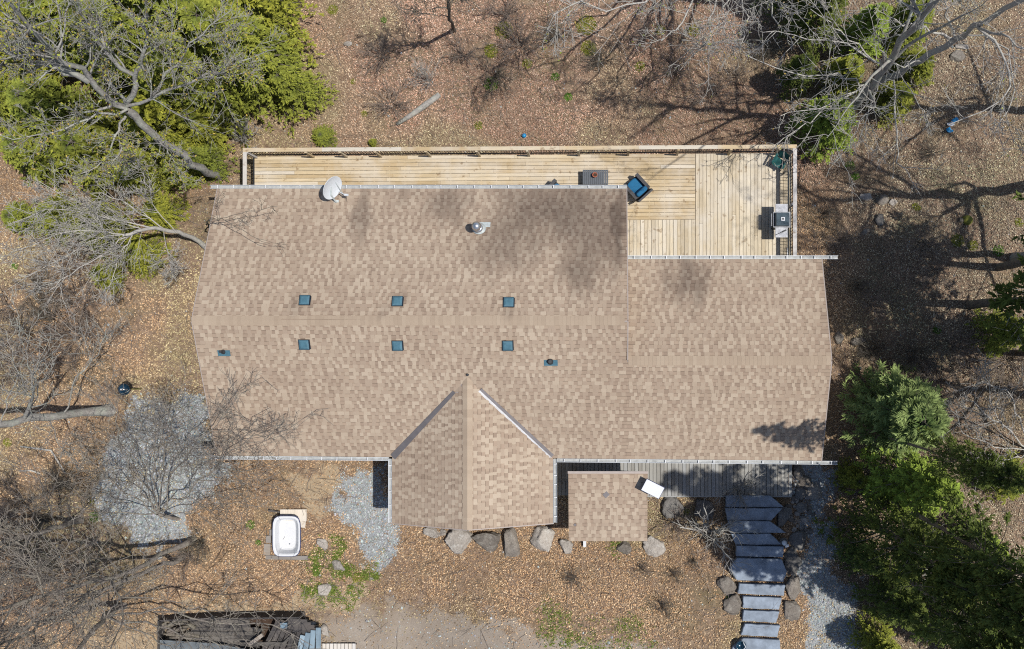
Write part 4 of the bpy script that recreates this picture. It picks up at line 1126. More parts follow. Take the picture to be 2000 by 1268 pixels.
part("crate", MB().box(bq(556,1224,.6).x-.13, bq(556,1224,.6).x+.13, bq(556,1220,.6).y-.12, bq(556,1220,.6).y+.1, bz0+.5, bz0+.72), MAT['bluewood'], bn)
for i in range(4):
    part("blue_plank", MB().beam(bq(622-i*10,1226+i*5,.75-.02*i), bq(622-i*15,1300,.75-.02*i), .19, .045), MAT['bluewood'], bn)
for i in range(5):
    part("top_plank", MB().beam(bq(560+i*3,1211+i*5.0,.70-.02*i), bq(600+i*7,1213+i*5.5,.70-.02*i), .12, .05), MAT['darkwood'], bn)
for i in range(34):     # firewood heap at the west end
    a = bq(r.uniform(322,378), r.uniform(1212,1248), r.uniform(.1,.5)); an = r.uniform(-.6,.9); L = r.uniform(.18,.3)
    part("firewood", MB().tube([a-Vector((math.cos(an)*L,math.sin(an)*L,r.uniform(-.05,.05))), a+Vector((math.cos(an)*L,math.sin(an)*L,0))], r.uniform(.035,.07), 6), MAT['bark_dark'], bn)
pl = thing("pallet", "pale wooden pallet at the bottom edge beside the dark bin", "pallet", G(663, 1268))
for i in range(9): part("plank", MB().beam(W(633+i*7.3,1257,bz0+.2), W(633+i*7.3,1300,bz0+.2), .125, .03), MAT['palewood'], pl)
part("stringer", MB().beam(W(630,1258,bz0+.12), W(696,1258,bz0+.12), .05, .12), MAT['darkwood'], pl)
boulder(637,1232,16,24,20,'stone_pale',"pale broken block at the corner of the dark bin",.2)
boulder(608,1217,24,9,0,'stone_pale',"flat pale stone against the north edge of the dark bin",.1)

# ------------------------------------------------------------------ trees without leaves
def unit(a): return a/np.maximum(np.linalg.norm(a, axis=-1, keepdims=True), 1e-9)
def tubes(P, R, k):
    B, n, _ = P.shape
    T = unit(np.gradient(P, axis=1)); D = unit(P[:,-1]-P[:,0])
    ref = np.where(np.abs(D[:,2:3]) > .85, np.array([[1.,0,0]]), np.array([[0,0,1.]]))[:,None,:]
    U = unit(np.cross(T, np.broadcast_to(ref, T.shape))); Wv = np.cross(T, U)
    a = 2*np.pi*np.arange(k)/k
    V = P[:,:,None,:] + R[:,:,None,None]*(np.cos(a)[None,None,:,None]*U[:,:,None,:] + np.sin(a)[None,None,:,None]*Wv[:,:,None,:])
    base = (np.arange(B)*n*k)[:,None,None] + (np.arange(n-1)*k)[None,:,None]
    j = np.arange(k)[None,None,:]; j2 = (j+1) % k
    F = np.stack([base+j, base+j2, base+j2+k, base+j+k], -1).reshape(-1, 4)
    return V.reshape(-1, 3), F
def merge(parts_):
    V = []; F = []; o = 0
    for v, f in parts_: V.append(v); F.append(f+o); o += len(v)
    return np.concatenate(V), np.concatenate(F)
def resample(pts, n, rg, jit):
    P = np.array(pts, float); m = len(P)
    t = np.linspace(0, m-1, n); i = np.clip(t.astype(int), 0, m-2); f = (t-i)[:,None]
    Pm = np.concatenate([[2*P[0]-P[1]], P, [2*P[-1]-P[-2]]])
    p0, p1, p2, p3 = Pm[i], Pm[i+1], Pm[i+2], Pm[i+3]
    Q = .5*((2*p1)+(-p0+p2)*f+(2*p0-5*p1+4*p2-p3)*f**2+(-p0+3*p1-3*p2+p3)*f**3)
    L = np.linalg.norm(P[-1]-P[0]); Q[1:] += rg.normal(0, jit*L, (n-1, 3)); return Q
def spawn(rg, P, R, m, t0, t1, a0, a1, l0, l1, n, rr, up, wig, rmin, lmin=.12, lmax=9):
    B, Np, _ = P.shape
    L = np.linalg.norm(np.diff(P, axis=1), axis=-1).sum(1)
    t = rg.uniform(t0, t1, (B, m)); x = t*(Np-1); i = np.clip(x.astype(int), 0, Np-2); f = (x-i)[...,None]
    bi = np.arange(B)[:,None]
    base = P[bi,i]*(1-f)+P[bi,i+1]*f; rad = R[bi,i]*(1-f[...,0])+R[bi,i+1]*f[...,0]
    tan = unit(P[bi,i+1]-P[bi,i]); rv = rg.normal(0,1,base.shape); rv[...,2] *= .7
    perp = unit(rv - (rv*tan).sum(-1,keepdims=True)*tan)
    an = rg.uniform(a0, a1, (B,m))[...,None]
    d = np.cos(an)*tan + np.sin(an)*perp; d[...,2] += up; d = unit(d)
    ln = np.clip(L[:,None]*rg.uniform(l0,l1,(B,m))*(1.15-.55*t), lmin, lmax)
    base = base.reshape(-1,3); d = d.reshape(-1,3); ln = ln.reshape(-1)
    Q = np.zeros((len(base), n, 3)); Q[:,0] = base; st = (ln/(n-1))[:,None]
    for k in range(1, n):
        d = unit(d + rg.normal(0, wig, d.shape) + np.array([0,0,up*.25])); Q[:,k] = Q[:,k-1]+d*st
    r0 = np.maximum(rad.reshape(-1)*rr, rmin*1.15); s = np.linspace(0,1,n)[None,:]
    Rn = np.maximum(r0[:,None]*(1-s)**.8, rmin*(1-.35*s)); return Q, Rn
def WP(pts):
    out = []
    for px, py, z in pts:
        p = G(px, py) if z == 'g' else W(px, py, z); 
        if z == 'g': p.z -= .3
        out.append(tuple(p))
    return out
BUDS = np.array([[0.42,0.40,0.06],[0.36,0.40,0.05],[0.45,0.33,0.08],[0.30,0.36,0.06]])
def bare_tree(label, trunk, r0, r1, limbs, mat, seed, dens=(9,6,4), auto=0, name="bare_tree", buds=0, cat="tree", group=None, rmin=.0085, up=.12, wig=.16, lens=(.25,.55)):
    rg = np.random.default_rng(seed)
    tp = WP(trunk); t = thing(name, label, cat, Vector(tp[0])+Vector((0,0,.3)), group)
    tr = resample(tp, 14, rg, .006); trR = np.linspace(r0, r1, 14); trR[0] *= 1.9; trR[1] *= 1.2
    V, F = tubes(tr[None], trR[None], 10); link("trunk", np_mesh("trunk", V, F, None, True, MAT[mat]), t)
    L1 = []; 
    for pts, r_ in limbs:
        q = resample(WP(pts), 12, rg, .012); L1.append((q, np.linspace(r_, max(r_*.22, rmin*1.3), 12)))
    if auto:
        Q, Rn = spawn(rg, tr[None], trR[None], auto, .3, 1.0, .5, 1.15, .32, .62, 12, .55, .25, .10, .012); L1 += [(Q[i], Rn[i]) for i in range(len(Q))]
        Q, Rn = spawn(rg, tr[None], trR[None], 3, .96, 1.0, .15, .6, .35, .5, 12, .8, .25, .10, .012); L1 += [(Q[i], Rn[i]) for i in range(len(Q))]
    P1 = np.stack([q for q,_ in L1]); R1 = np.stack([r_ for _,r_ in L1])
    P2, R2 = spawn(rg, P1, R1, dens[0], .15, 1.0, .45, 1.15, lens[0], lens[1], 8, .5, up, wig*.7, rmin*1.25, .3, 3.2)
    P3, R3 = spawn(rg, P2, R2, dens[1], .15, 1.0, .45, 1.2, .25, .6, 6, .55, up, wig, rmin, .2, 1.5)
    P4, R4 = spawn(rg, P3, R3, dens[2], .2, 1.0, .4, 1.2, .3, .7, 4, .7, up, wig, rmin, .12, .7)
    V, F = merge([tubes(P1,R1,7), tubes(P2,R2,4), tubes(P3,R3,3), tubes(P4,R4,3)])
    cr = link("crown", np_mesh("crown", V, F, None, True, MAT[mat]), t)
    if buds:
        tips = np.concatenate([P4[:,-1], P4[:,1], P3[:,-1]]); tips = tips[rg.random(len(tips)) < buds]; nb = len(tips)
        dv = rg.normal(0,1,(nb,2,3)); a = unit(dv[:,0])*.042; b2 = unit(dv[:,1])*.03
        V = np.stack([tips-a, tips+b2, tips+a, tips-b2], 1).reshape(-1,3); F = np.arange(nb*4).reshape(-1,4)
        c_ = BUDS[rg.integers(0,4,nb)]*rg.uniform(.7,1.15,(nb,1)); structure(link("leaf_buds", np_mesh("leaf_buds", V, F, np.repeat(c_,4,0), False, MAT['bud']), t), "stuff")
    return t

bare_tree("big grey budding tree at the top left, trunk leaning over the evergreens", [(428,346,'g'),(388,326,1.4),(302,266,4.2),(248,213,6)], .155, .13, [
  ([(262,226,5.5),(246,211,6),(170,156,8),(92,92,10),(35,21,12),(-40,-50,14)], .135), ([(172,158,7.9),(106,124,9),(35,75,10.5),(-40,30,12)], .11),
  ([(150,146,8.2),(80,125,9),(0,100,10),(-60,80,11)], .09), ([(247,200,6.1),(263,153,7),(199,96,8.5),(167,43,9.5),(140,-30,11)], .10),
  ([(263,153,7),(282,106,8),(284,40,9),(286,-20,10)], .075), ([(247,205,6),(222,168,6.8),(205,140,7.4),(212,90,8)], .07),
  ([(248,207,6),(320,181,6.8),(390,153,7.3),(472,121,7.8),(540,95,8)], .06), ([(245,228,5.6),(234,241,5.8),(227,273,6),(199,320,6.3),(156,341,6.6)], .05),
  ([(232,272,5.9),(236,296,6.2),(215,322,6.4)], .03), ([(302,266,4.2),(330,300,4.8),(352,350,5)], .035), ([(248,214,6),(180,230,6.8),(90,260,7.5),(0,268,8)], .045),
  ([(392,152,7.3),(440,152,7.6),(500,136,8)], .03), ([(300,185,6.6),(335,135,7.6),(400,62,8.5),(450,20,9)], .04)],
  'bark', 21, (16,8,4), buds=.42, lens=(.2,.42), rmin=.0075)
bare_tree("pale grey bare tree fanning left from the west edge of the roof", [(409,486,'g'),(355,457,1.5),(295,446,3),(240,458,4)], .10, .05, [
  ([(300,446,3),(210,430,4),(110,405,5),(15,440,6)], 0.029), ([(295,446,3),(222,478,4),(150,530,5),(95,570,5.6)], 0.029), ([(262,455,3.6),(232,500,4.2),(208,580,5)], 0.023),
  ([(330,452,2.2),(260,410,3.2),(190,378,4),(95,380,5)], 0.026), ([(345,455,2),(300,400,3),(285,350,4),(262,305,4.8)], 0.019), ([(240,458,4),(140,450,5),(25,492,6)], 0.026),
  ([(320,450,2.5),(328,500,3),(345,550,3.4)], 0.013), 
  ([(250,456,3.8),(180,470,4.6),(90,520,5.4),(40,540,6)], 0.019), ([(300,446,3),(250,440,3.6),(170,405,4.4),(60,350,5.4)], 0.019)],
  'bark_pale', 22, (15,8,3), lens=(.25,.5), rmin=.0075)
bare_tree("thin dark sapling at the west gable whose twigs overhang the roof corner", [(404,440,'g'),(404,436,2.5),(408,430,4.6)], .03, .018, [
  ([(408,430,4.6),(430,428,4.9),(480,455,5.1),(525,478,5.3)], .014), ([(408,430,4.6),(440,426,4.9),(490,415,5.1),(545,400,5.3)], .014), ([(430,428,4.9),(425,395,5.0),(430,370,5.1)], .008)],
  'bark_dark', 36, (4,3,2), rmin=.006)
bare_tree("straight pale trunk falling away to the left edge beside the gravel patch", [(216,801,'g'),(120,813,2.4),(0,828,5),(-150,850,8),(-300,870,11)], .17, .08, [
  ([(60,820,3.6),(70,760,4.6),(50,690,5.5),(30,620,6.4)], .022), ([(120,813,2.4),(150,740,3.2),(190,690,3.8),(205,640,4.4)], .03), ([(0,828,5),(30,740,6),(10,650,7)], .025),
  ([(100,815,2.8),(110,860,3.4),(160,920,4)], .02)], 'bark', 23, (10,6,3), auto=5, rmin=.0075)
bare_tree("many-stemmed dark bare tree spreading over the left gravel patch", [(352,1018,'g'),(330,1010,.5),(306,1003,1.2)], .075, .06, [
  ([(306,1003,1.2),(262,925,3),(235,830,4.5),(225,780,5.4)], 0.030), ([(306,1003,1.2),(300,900,3.4),(305,800,5)], 0.030), ([(308,1002,1.2),(340,920,3),(400,850,4.5),(452,795,5.6)], 0.030),
  ([(312,1000,1.2),(400,930,3),(480,862,4.4),(565,838,5.2)], 0.027), ([(302,1003,1.2),(232,950,3),(165,890,4.2)], 0.027), ([(318,1010,1),(420,985,2.4),(525,985,3.2)], 0.018),
  ([(300,1003,1.3),(200,1000,3),(80,985,5)], 0.024), ([(310,1002,1.2),(325,870,3.6),(360,790,5)], 0.024), ([(306,1003,1.2),(275,890,3.6),(270,800,5)], 0.021), ([(315,1004,1),(380,960,2.4),(440,880,3.6),(520,800,5.0)], 0.018)],
  'bark_mid', 24, (13,7,3), lens=(.22,.48), rmin=.0075)
bare_tree("tall brown bare tree leaning out over the lower left leaves", [(380,1053,'g'),(300,1092,2.4),(207,1131,4.8),(103,1157,7),(0,1190,9),(-80,1215,11)], .095, .04, [], 'bark_mid', 25, (11,6,3), auto=14, rmin=.0075)
bare_tree("second brown bare tree below it, reaching the bottom left corner", [(364,1084,'g'),(280,1118,2.3),(190,1157,4.6),(90,1219,7),(0,1256,9)], .085, .035, [], 'bark_mid', 26, (11,6,3), auto=13, rmin=.0075)
bare_tree("bare tree whose grey boughs reach across the dark lumber bin", [(240,1185,'g'),(222,1194,1),(206,1205,2),(150,1268,5),(80,1350,8)], .13, .06, [
  ([(207,1204,2),(300,1195,3),(390,1210,3.6),(510,1222,4.2),(610,1252,4.8)], .045), ([(207,1204,2),(330,1228,3.3),(430,1262,4),(520,1300,4.5)], .04), ([(210,1200,2),(262,1150,3),(335,1118,3.8)], .03),
  ([(300,1195,3),(400,1190,3.6),(470,1240,4.2),(500,1280,4.6)], .025), ([(215,1205,2),(320,1260,3.4),(380,1300,4)], .03), ([(205,1204,2),(170,1150,3.2),(160,1090,4.4)], .03), ([(390,1210,3.6),(450,1200,4),(520,1195,4.4)], .015)],
  'bark_mid', 27, (9,6,2), lens=(.22,.5))
bare_tree("grey bare tree at the middle of the left edge", [(160,1015,'g'),(60,1045,3),(-40,1075,5.5)], .11, .05, [([(110,1030,1.4),(90,970,3),(60,900,4.6)], .035), ([(130,1022,.8),(190,980,2),(230,930,3)], .025)], 'bark_mid', 28, (8,6,3), auto=9)
bare_tree("thin dark sapling at the top edge with a long shadow", [(885,57,'g'),(878,25,2),(866,-15,4.4)], .075, .04, [([(880,32,1.4),(840,30,2.4),(790,20,3.4)], .02), ([(874,10,3),(900,-10,3.6),(940,20,4)], .015)], 'bark_dark', 29, (6,5,3), auto=5)
bare_tree("pale bare tree hanging into the frame at the top right of centre", [(1405,-110,'g'),(1412,-135,2),(1425,-180,5)], .2, .14, [
  ([(1412,-135,2),(1370,-40,3.6),(1330,40,5),(1300,80,5.6)], .05), ([(1412,-135,2),(1400,-30,4),(1385,50,5),(1375,100,5.6)], .05), ([(1412,-135,2),(1440,-40,4),(1455,40,5),(1450,95,5.6)], .05),
  ([(1412,-135,2),(1480,-50,4),(1510,20,5),(1530,70,5.6)], .05), ([(1412,-135,2),(1340,-60,4),(1270,0,5),(1215,20,5.6),(1100,14,6)], .05), ([(1412,-135,2),(1300,-80,4),(1180,-20,5.4),(1080,30,6)], .045),
  ([(1412,-135,2),(1420,-20,4.4),(1415,60,5.6)], .04), ([(1412,-135,2),(1490,-30,4.4),(1550,30,5.4)], .04)], 'bark_pale', 30, (10,6,3), buds=.12, lens=(.22,.42), rmin=.0095)
bare_tree("spreading grey bare tree at the top right above the evergreens", [(1688,170,'g'),(1743,152,1.2),(1805,119,3.6),(1866,76,6),(1910,50,8),(2000,0,11)], .15, .07, [
  ([(1702,164,.2),(1640,145,1.8),(1570,145,2.8),(1448,118,4)], .035), ([(1702,164,.2),(1660,182,1.8),(1600,212,2.8),(1525,225,3.6)], .035), ([(1700,165,.1),(1640,197,1.8),(1580,242,2.8),(1515,280,3.5)], .035),
  ([(1712,162,.4),(1700,212,1.8),(1672,280,3)], .025), ([(1715,162,.5),(1690,232,2.2),(1632,318,3.4)], .028), ([(1745,155,1.3),(1750,222,3),(1752,310,4),(1782,350,4.6)], .035),
  ([(1760,148,2),(1800,212,3.4),(1808,230,3.8)], .02), ([(1745,152,1.3),(1690,110,3.4),(1640,60,5),(1590,20,6)], .035), ([(1866,76,6),(1800,55,7),(1740,36,8)], .045), ([(1866,76,6),(1850,30,7),(1840,-15,8)], .04),
  ([(1907,52,8),(1960,110,8.4),(1960,190,8.6),(1855,245,8.8)], .045), ([(1907,52,8),(1965,72,10),(2040,120,11)], .05), ([(1805,119,3.6),(1720,120,4.4),(1600,75,5.4),(1480,60,6)], .03), ([(1880,68,6.6),(1960,90,7.6),(1975,190,8),(1945,260,8.4)], .03)],
  'bark_pale', 31, (8,5,2), lens=(.2,.42), buds=.06, rmin=.0095)
bare_tree("white-limbed bare tree at the right edge below the thicket", [(2016,880,'g'),(2030,890,1),(2060,905,2.2)], .1, .07, [
  ([(2016,880,.2),(1960,835,1.8),(1905,790,2.8),(1878,760,3.4)], .035), ([(2016,880,.2),(1950,870,1.6),(1890,850,2.6),(1865,800,3.2)], .025), ([(2020,884,.5),(1990,820,2),(1970,770,3),(1920,745,3.6)], .03),
  ([(1960,835,1.8),(1935,790,2.6),(1935,740,3.2)], .02), ([(2018,882,.4),(1960,900,1.8),(1900,905,2.8)], .02)], 'bark_pale', 34, (9,6,2), lens=(.25,.5))
bare_tree("leafless tree hidden among the dark lower right evergreens", [(1870,1090,'g'),(1930,1120,2),(2030,1170,5)], .1, .05, [([(1890,1100,.8),(1830,1065,2),(1790,1040,2.8)], .025), ([(1900,1105,1),(1840,1120,2.2),(1780,1100,3)], .025)], 'bark', 35, (8,6,2), auto=6)

def upright(px, py, h, lx=0., ly=0., n=4):
    b_ = G(px, py); out = [(px, py, 'g')]
    for k in range(1, n+1):
        z = b_.z + h*k/n; x = b_.x + lx*k/n; y = b_.y + ly*k/n; s = FP/(HC-z); out.append((NX+x*s, NY-y*s, z))
    return out
bare_tree("tall dark bare tree rooted at the top edge, its crown out of frame", upright(1568,38,16,.6,.8), .22, .07, [], 'bark_dark', 61, (5,4,2), auto=12)
bare_tree("tall bare tree rooted right of the bright cedar, throwing the forked shadow", upright(1640,238,14,-.6,.2), .17, .07, [], 'bark', 62, (5,4,2), auto=10)
bare_tree("tall bare tree off the right edge that throws the long trunk shadow", upright(2040,372,17,-1.2,-.9), .24, .1, [], 'bark', 63, (8,5,3), auto=14)
bare_tree("tall bare tree at the right edge above the shaded slope", upright(1985,505,14,-.6,.2), .15, .06, [], 'bark', 64, (8,5,3), auto=13)
bare_tree("tall bare tree just off the right edge near the top", upright(2045,215,15,-.8,-.4), .18, .07, [], 'bark', 65, (8,5,3), auto=14)
bare_tree("tall bare tree just off the right edge beside the brush thicket", upright(2030,770,14,-.8,.2), .16, .06, [], 'bark', 66, (8,5,3), auto=13)
# ------------------------------------------------------------------ leafless shrubs
def shrub_mesh(seed, stems, mat, h, spread, thick=1.0):
    rg = np.random.default_rng(seed); P = []
    for i in range(stems):
        a = rg.uniform(0, 2*np.pi); s = rg.uniform(.3,1)*spread; hh = h*rg.uniform(.6,1)
        P.append(resample([(rg.normal(0,.05),rg.normal(0,.05),-.1),(math.cos(a)*s*.4,math.sin(a)*s*.4,hh*.5),(math.cos(a)*s,math.sin(a)*s,hh)], 8, rg, .02))
    P = np.stack(P); R = np.broadcast_to(np.linspace(.014,.007,8)*thick, P.shape[:2]).copy()
    P2, R2 = spawn(rg, P, R, 6, .25, 1, .3, .9, .3, .6, 6, .7, .1, .14, .0065*min(thick,1.4), .2, 1.2)
    P3, R3 = spawn(rg, P2, R2, 4, .2, 1, .3, .9, .3, .6, 4, .8, .1, .16, .006, .12, .6)
    V, F = merge([tubes(P,R,4), tubes(P2,R2,3), tubes(P3,R3,3)]); return np_mesh("stems", V, F, None, True, MAT[mat])
SHM = [shrub_mesh(1,16,'bark_brush',1.2,1.0), shrub_mesh(2,22,'bark_dark',.9,1.2), shrub_mesh(3,14,'bark_pale',1.5,1.0), shrub_mesh(4,26,'bark_brush',.8,1.4), shrub_mesh(5,11,'bark_pale',1.3,.95,2.0)]
def shrub(px, py, k, s, label, group=None):
    p = G(px, py); t = thing("bare_shrub", label, "shrub", p, group, random.uniform(0,6.28), s); local_child("stems", SHM[k], t); return t
shrub(1385,1040,4,1.5,"bare reddish-grey shrub arching beside the upper stone steps")
shrub(1440,950,4,1.0,"thin bare shrub whose twigs overhang the porch boards")
shrub(1320,1020,0,.8,"tangled bare shrub against the east side of the square shelter")
shrub(480,275,4,1.0,"bare shrub with pale stems at the northwest corner of the deck railing")
shrub(840,160,2,.8,"single slender bare shrub just above the fallen log")
shrub(1700,765,2,.8,"pale bare shrub tips north of the soft green pine")
r = random.Random(12)
def brush(rows, kinds, s0, s1, group):
    for px, py, lab in rows: shrub(px, py, r.choice(kinds), r.uniform(s0, s1), lab, group)
brush(((75,560,"topmost clump of brown brush in the thicket at mid left"),(165,590,"brown brush at the right end of the mid left thicket, nearest the house"),(25,605,"brown brush at the left edge near the top of the mid left thicket"),
  (105,625,"brown brush in the centre of the mid left thicket"),(160,660,"brown brush in the mid left thicket just above the blue feeder"),(50,660,"brown brush low in the mid left thicket near the left edge"),
  (110,705,"brown brush at the foot of the mid left thicket above the pale trunk"),(30,710,"lowest left clump of the mid left brush thicket")), (0,1,3), .8, 1.2, "brush thicket at mid left")
brush(((1712,690,"grey brush of the right thicket nearest the oval stone at the gable"),(1790,695,"grey brush in the middle of the right thicket"),(1860,675,"grey brush at the top of the right thicket"),
  (1905,735,"grey brush of the right thicket just above the white-limbed tree"),(1965,705,"grey brush at the right edge of the frame beside the small hemlock"),(1830,750,"grey brush right of the soft green pine's tip"),
  (1755,740,"grey brush touching the top of the soft green pine"),(1975,765,"grey brush at the right edge below the others")), (0,1,3), .8, 1.2, "brush thicket right of the house")
brush(((905,110,"low brush just right of the thin top sapling"),(965,150,"low brush above the fallen log's right end"),(1015,90,"low brush north of the blue ball, halfway up the slope"),
  (1095,70,"low brush in the leaves under the long pale bough at the top"),(1180,120,"low brush in the open leaves above the patio table"),(1262,75,"low brush at the left tips of the hanging bare tree"),
  (1320,140,"low brush just below the hanging bare tree"),(1440,150,"low brush in the dark shade left of the dark top hemlock"),(1490,120,"low brush in the shade right below the hanging twigs"),
  (1385,195,"low brush nearest the railing, right of centre"),(745,110,"low brush beside the evergreens, right of the small round stone"),(765,205,"low brush at the left end of the fallen log"),(990,30,"low brush at the top edge right of the sapling")), (1,3,0), .6, 1.0, "brush north of the deck")
brush(((45,975,"low brush at the left edge beside the bare tree there"),(95,1000,"low brush right of the left-edge bare tree's crown"),(30,1045,"low brush at the left edge above the leaning brown trees"),(140,955,"low brush just left of the gravel patch"),(60,1095,"low brush under the leaning brown trees at the left edge"),(392,1050,"low brush round the foot of the upper leaning brown tree"),(372,1088,"low brush round the foot of the lower leaning brown tree")), (0,1), .7, 1.0, "brush at the lower left")
brush(((1250,1110,"small dry shrub below the square shelter"),(1312,1120,"small dry shrub between the shelter and the stone steps"),(1352,1090,"small dry shrub at the foot of the bare arching shrub"),(1290,1182,"lowest small dry shrub on the leafy south bank"),(1125,1130,"small dry shrub below the small white boulder")), (1,), .35, .55, "dry shrubs on the south bank")
brush(((1605,420,"low dry brush just right of the grill, outside the railing"),(1640,470,"low dry brush above the end of the wing gutter"),(1800,480,"low dry brush left of the green sprigs at the right"),(1665,560,"low dry brush in the shade right of the wing roof"),
  (1705,600,"low dry brush deep in the shade right of the wing ridge"),(1825,535,"low dry brush near the tall hemlock trunk at mid right"),(1640,330,"low dry brush right of the bright cedar"),(1820,300,"low dry brush below the blue and white litter")), (1,3), .5, .8, "brush east of the deck")

# ------------------------------------------------------------------ evergreens
def conifer_mesh(seed, h, rad, nb, m, q, size, pal, tipc, droop=.35, pine=False, zlo=.10):
    rg = np.random.default_rng(seed)
    u = rg.random(nb)**.85; z = h*(zlo+(.98-zlo)*u); ln = (rad*(1-.93*u)**.8)*rg.uniform(.7,1.12,nb)+.12
    az = rg.uniform(0,2*np.pi,nb); pit = -.15+.75*u + rg.normal(0,.08,nb)
    o = np.stack([np.cos(az),np.sin(az),np.zeros(nb)],-1); sd = np.stack([-np.sin(az),np.cos(az),np.zeros(nb)],-1)
    def bp(s): # s (nb,k)
        return (o[:,None]*(s*ln[:,None])[...,None] + np.array([0,0,1.])*((z[:,None]+ln[:,None]*(pit[:,None]*s-droop*s*s)))[...,None])
    sg = np.linspace(0,1,6)[None,:].repeat(nb,0); BP = bp(sg); BR = np.linspace(.03,.006,6)[None,:]*np.clip(ln/rad+.3,.3,1.2)[:,None]
    s = rg.uniform(.12,1,(nb,m)); bpos = bp(s)
    side = rg.choice([-1,1],(nb,m)); ang = rg.uniform(.5,1.0,(nb,m))
    d2 = unit(o[:,None]*np.cos(ang)[...,None]+sd[:,None]*(np.sin(ang)*side)[...,None]+np.array([0,0,1.])*rg.normal(-.12,.15,(nb,m))[...,None])
    l2 = ln[:,None]*rg.uniform(.25,.45,(nb,m))*(1.1-.75*s)+.10
    t = rg.uniform(0.05,1,(nb,m,q)); pp = bpos[:,:,None]+d2[:,:,None]*(t*l2[...,None])[...,None]
    pp[...,2] -= .18*(t*l2[...,None])**1.5
    perp = unit(np.cross(d2, np.array([0,0,1.])))
    a3 = rg.uniform(-1.1,1.1,(nb,m,q)); d3 = unit(d2[:,:,None]*np.cos(a3)[...,None]+perp[:,:,None]*np.sin(a3)[...,None]+np.array([0,0,1.])*rg.normal(-.05 if not pine else .25,.22,(nb,m,q))[...,None])
    w3 = unit(np.cross(d3, np.array([0,0,1.])+rg.normal(0,.35,(nb,m,q,3))))
    L = size*rg.uniform(.7,1.3,(nb,m,q))[...,None]; Wd = L*(.19 if not pine else .10)
    V = np.stack([pp, pp+d3*L*.45+w3*Wd, pp+d3*L, pp+d3*L*.45-w3*Wd], -2).reshape(-1,3)
    nq = nb*m*q; F = np.arange(nq*4).reshape(-1,4)
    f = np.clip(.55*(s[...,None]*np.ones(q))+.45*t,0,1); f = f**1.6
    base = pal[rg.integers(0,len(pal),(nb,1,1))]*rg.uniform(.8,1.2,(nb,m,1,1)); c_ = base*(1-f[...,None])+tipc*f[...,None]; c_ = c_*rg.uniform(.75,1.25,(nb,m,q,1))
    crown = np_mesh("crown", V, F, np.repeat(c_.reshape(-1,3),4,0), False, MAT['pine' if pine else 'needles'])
    tp = np.array([[0,0,-.3],[.02,0,h*.3],[0,.03,h*.65],[0,0,h*.97]]); tr = resample(tp, 8, rg, .004)
    tv = tubes(tr[None], np.linspace(.05+.012*h,.012,8)[None], 7); bv = tubes(BP, BR, 3)
    V, F = merge([tv, bv]); trunk = np_mesh("trunk", V, F, None, True, MAT['bark_dark'])
    return trunk, crown
PAL_H = np.array([[.075,.105,.020],[.095,.13,.022],[.060,.085,.018],[.115,.14,.025]]); TIP_H = np.array([.32,.34,.05])
PAL_D = np.array([[.030,.050,.014],[.038,.060,.016],[.045,.065,.016]]); TIP_D = np.array([.13,.17,.035])  # darker needles: shade over the lower right mass put into the colour
PAL_P = np.array([[.065,.12,.035],[.08,.135,.04]]); TIP_P = np.array([.33,.42,.17])
CON = {'tall': conifer_mesh(41, 9.0, 2.3, 210, 13, 9, .17, PAL_H, TIP_H), 'mid': conifer_mesh(42, 6.0, 1.9, 170, 12, 9, .15, PAL_H, TIP_H),
       'low': conifer_mesh(43, 3.0, 1.5, 120, 11, 8, .13, PAL_H, TIP_H*.9, .25), 'dark': conifer_mesh(44, 8.0, 2.4, 120, 12, 9, .18, PAL_D, TIP_D),
       'pine': conifer_mesh(45, 4.6, 1.8, 120, 11, 16, .22, PAL_P, TIP_P, .05, True)}
CH = {'tall':9.0,'mid':6.0,'low':3.0,'dark':8.0,'pine':4.6}
CON['lime'] = conifer_mesh(47, 7.0, 1.7, 140, 12, 9, .16, PAL_H*1.15, np.array([.31,.42,.065])); CH['lime'] = 7.0
CON['high'] = conifer_mesh(46, 14.0, 2.6, 105, 12, 9, .24, PAL_D, TIP_D, .35, False, .48); CH['high'] = 14.0
def conifer(bx, by, kind, h, wide, label, group=None, name="hemlock_tree"):
    p = G(bx, by)
    t = thing(name, label, "tree", p, group, random.uniform(0,6.28)); k = h/CH[kind]
    t.scale = (k*wide, k*wide, k)
    local_child("trunk", CON[kind][0], t); local_child("crown", CON[kind][1], t); return t
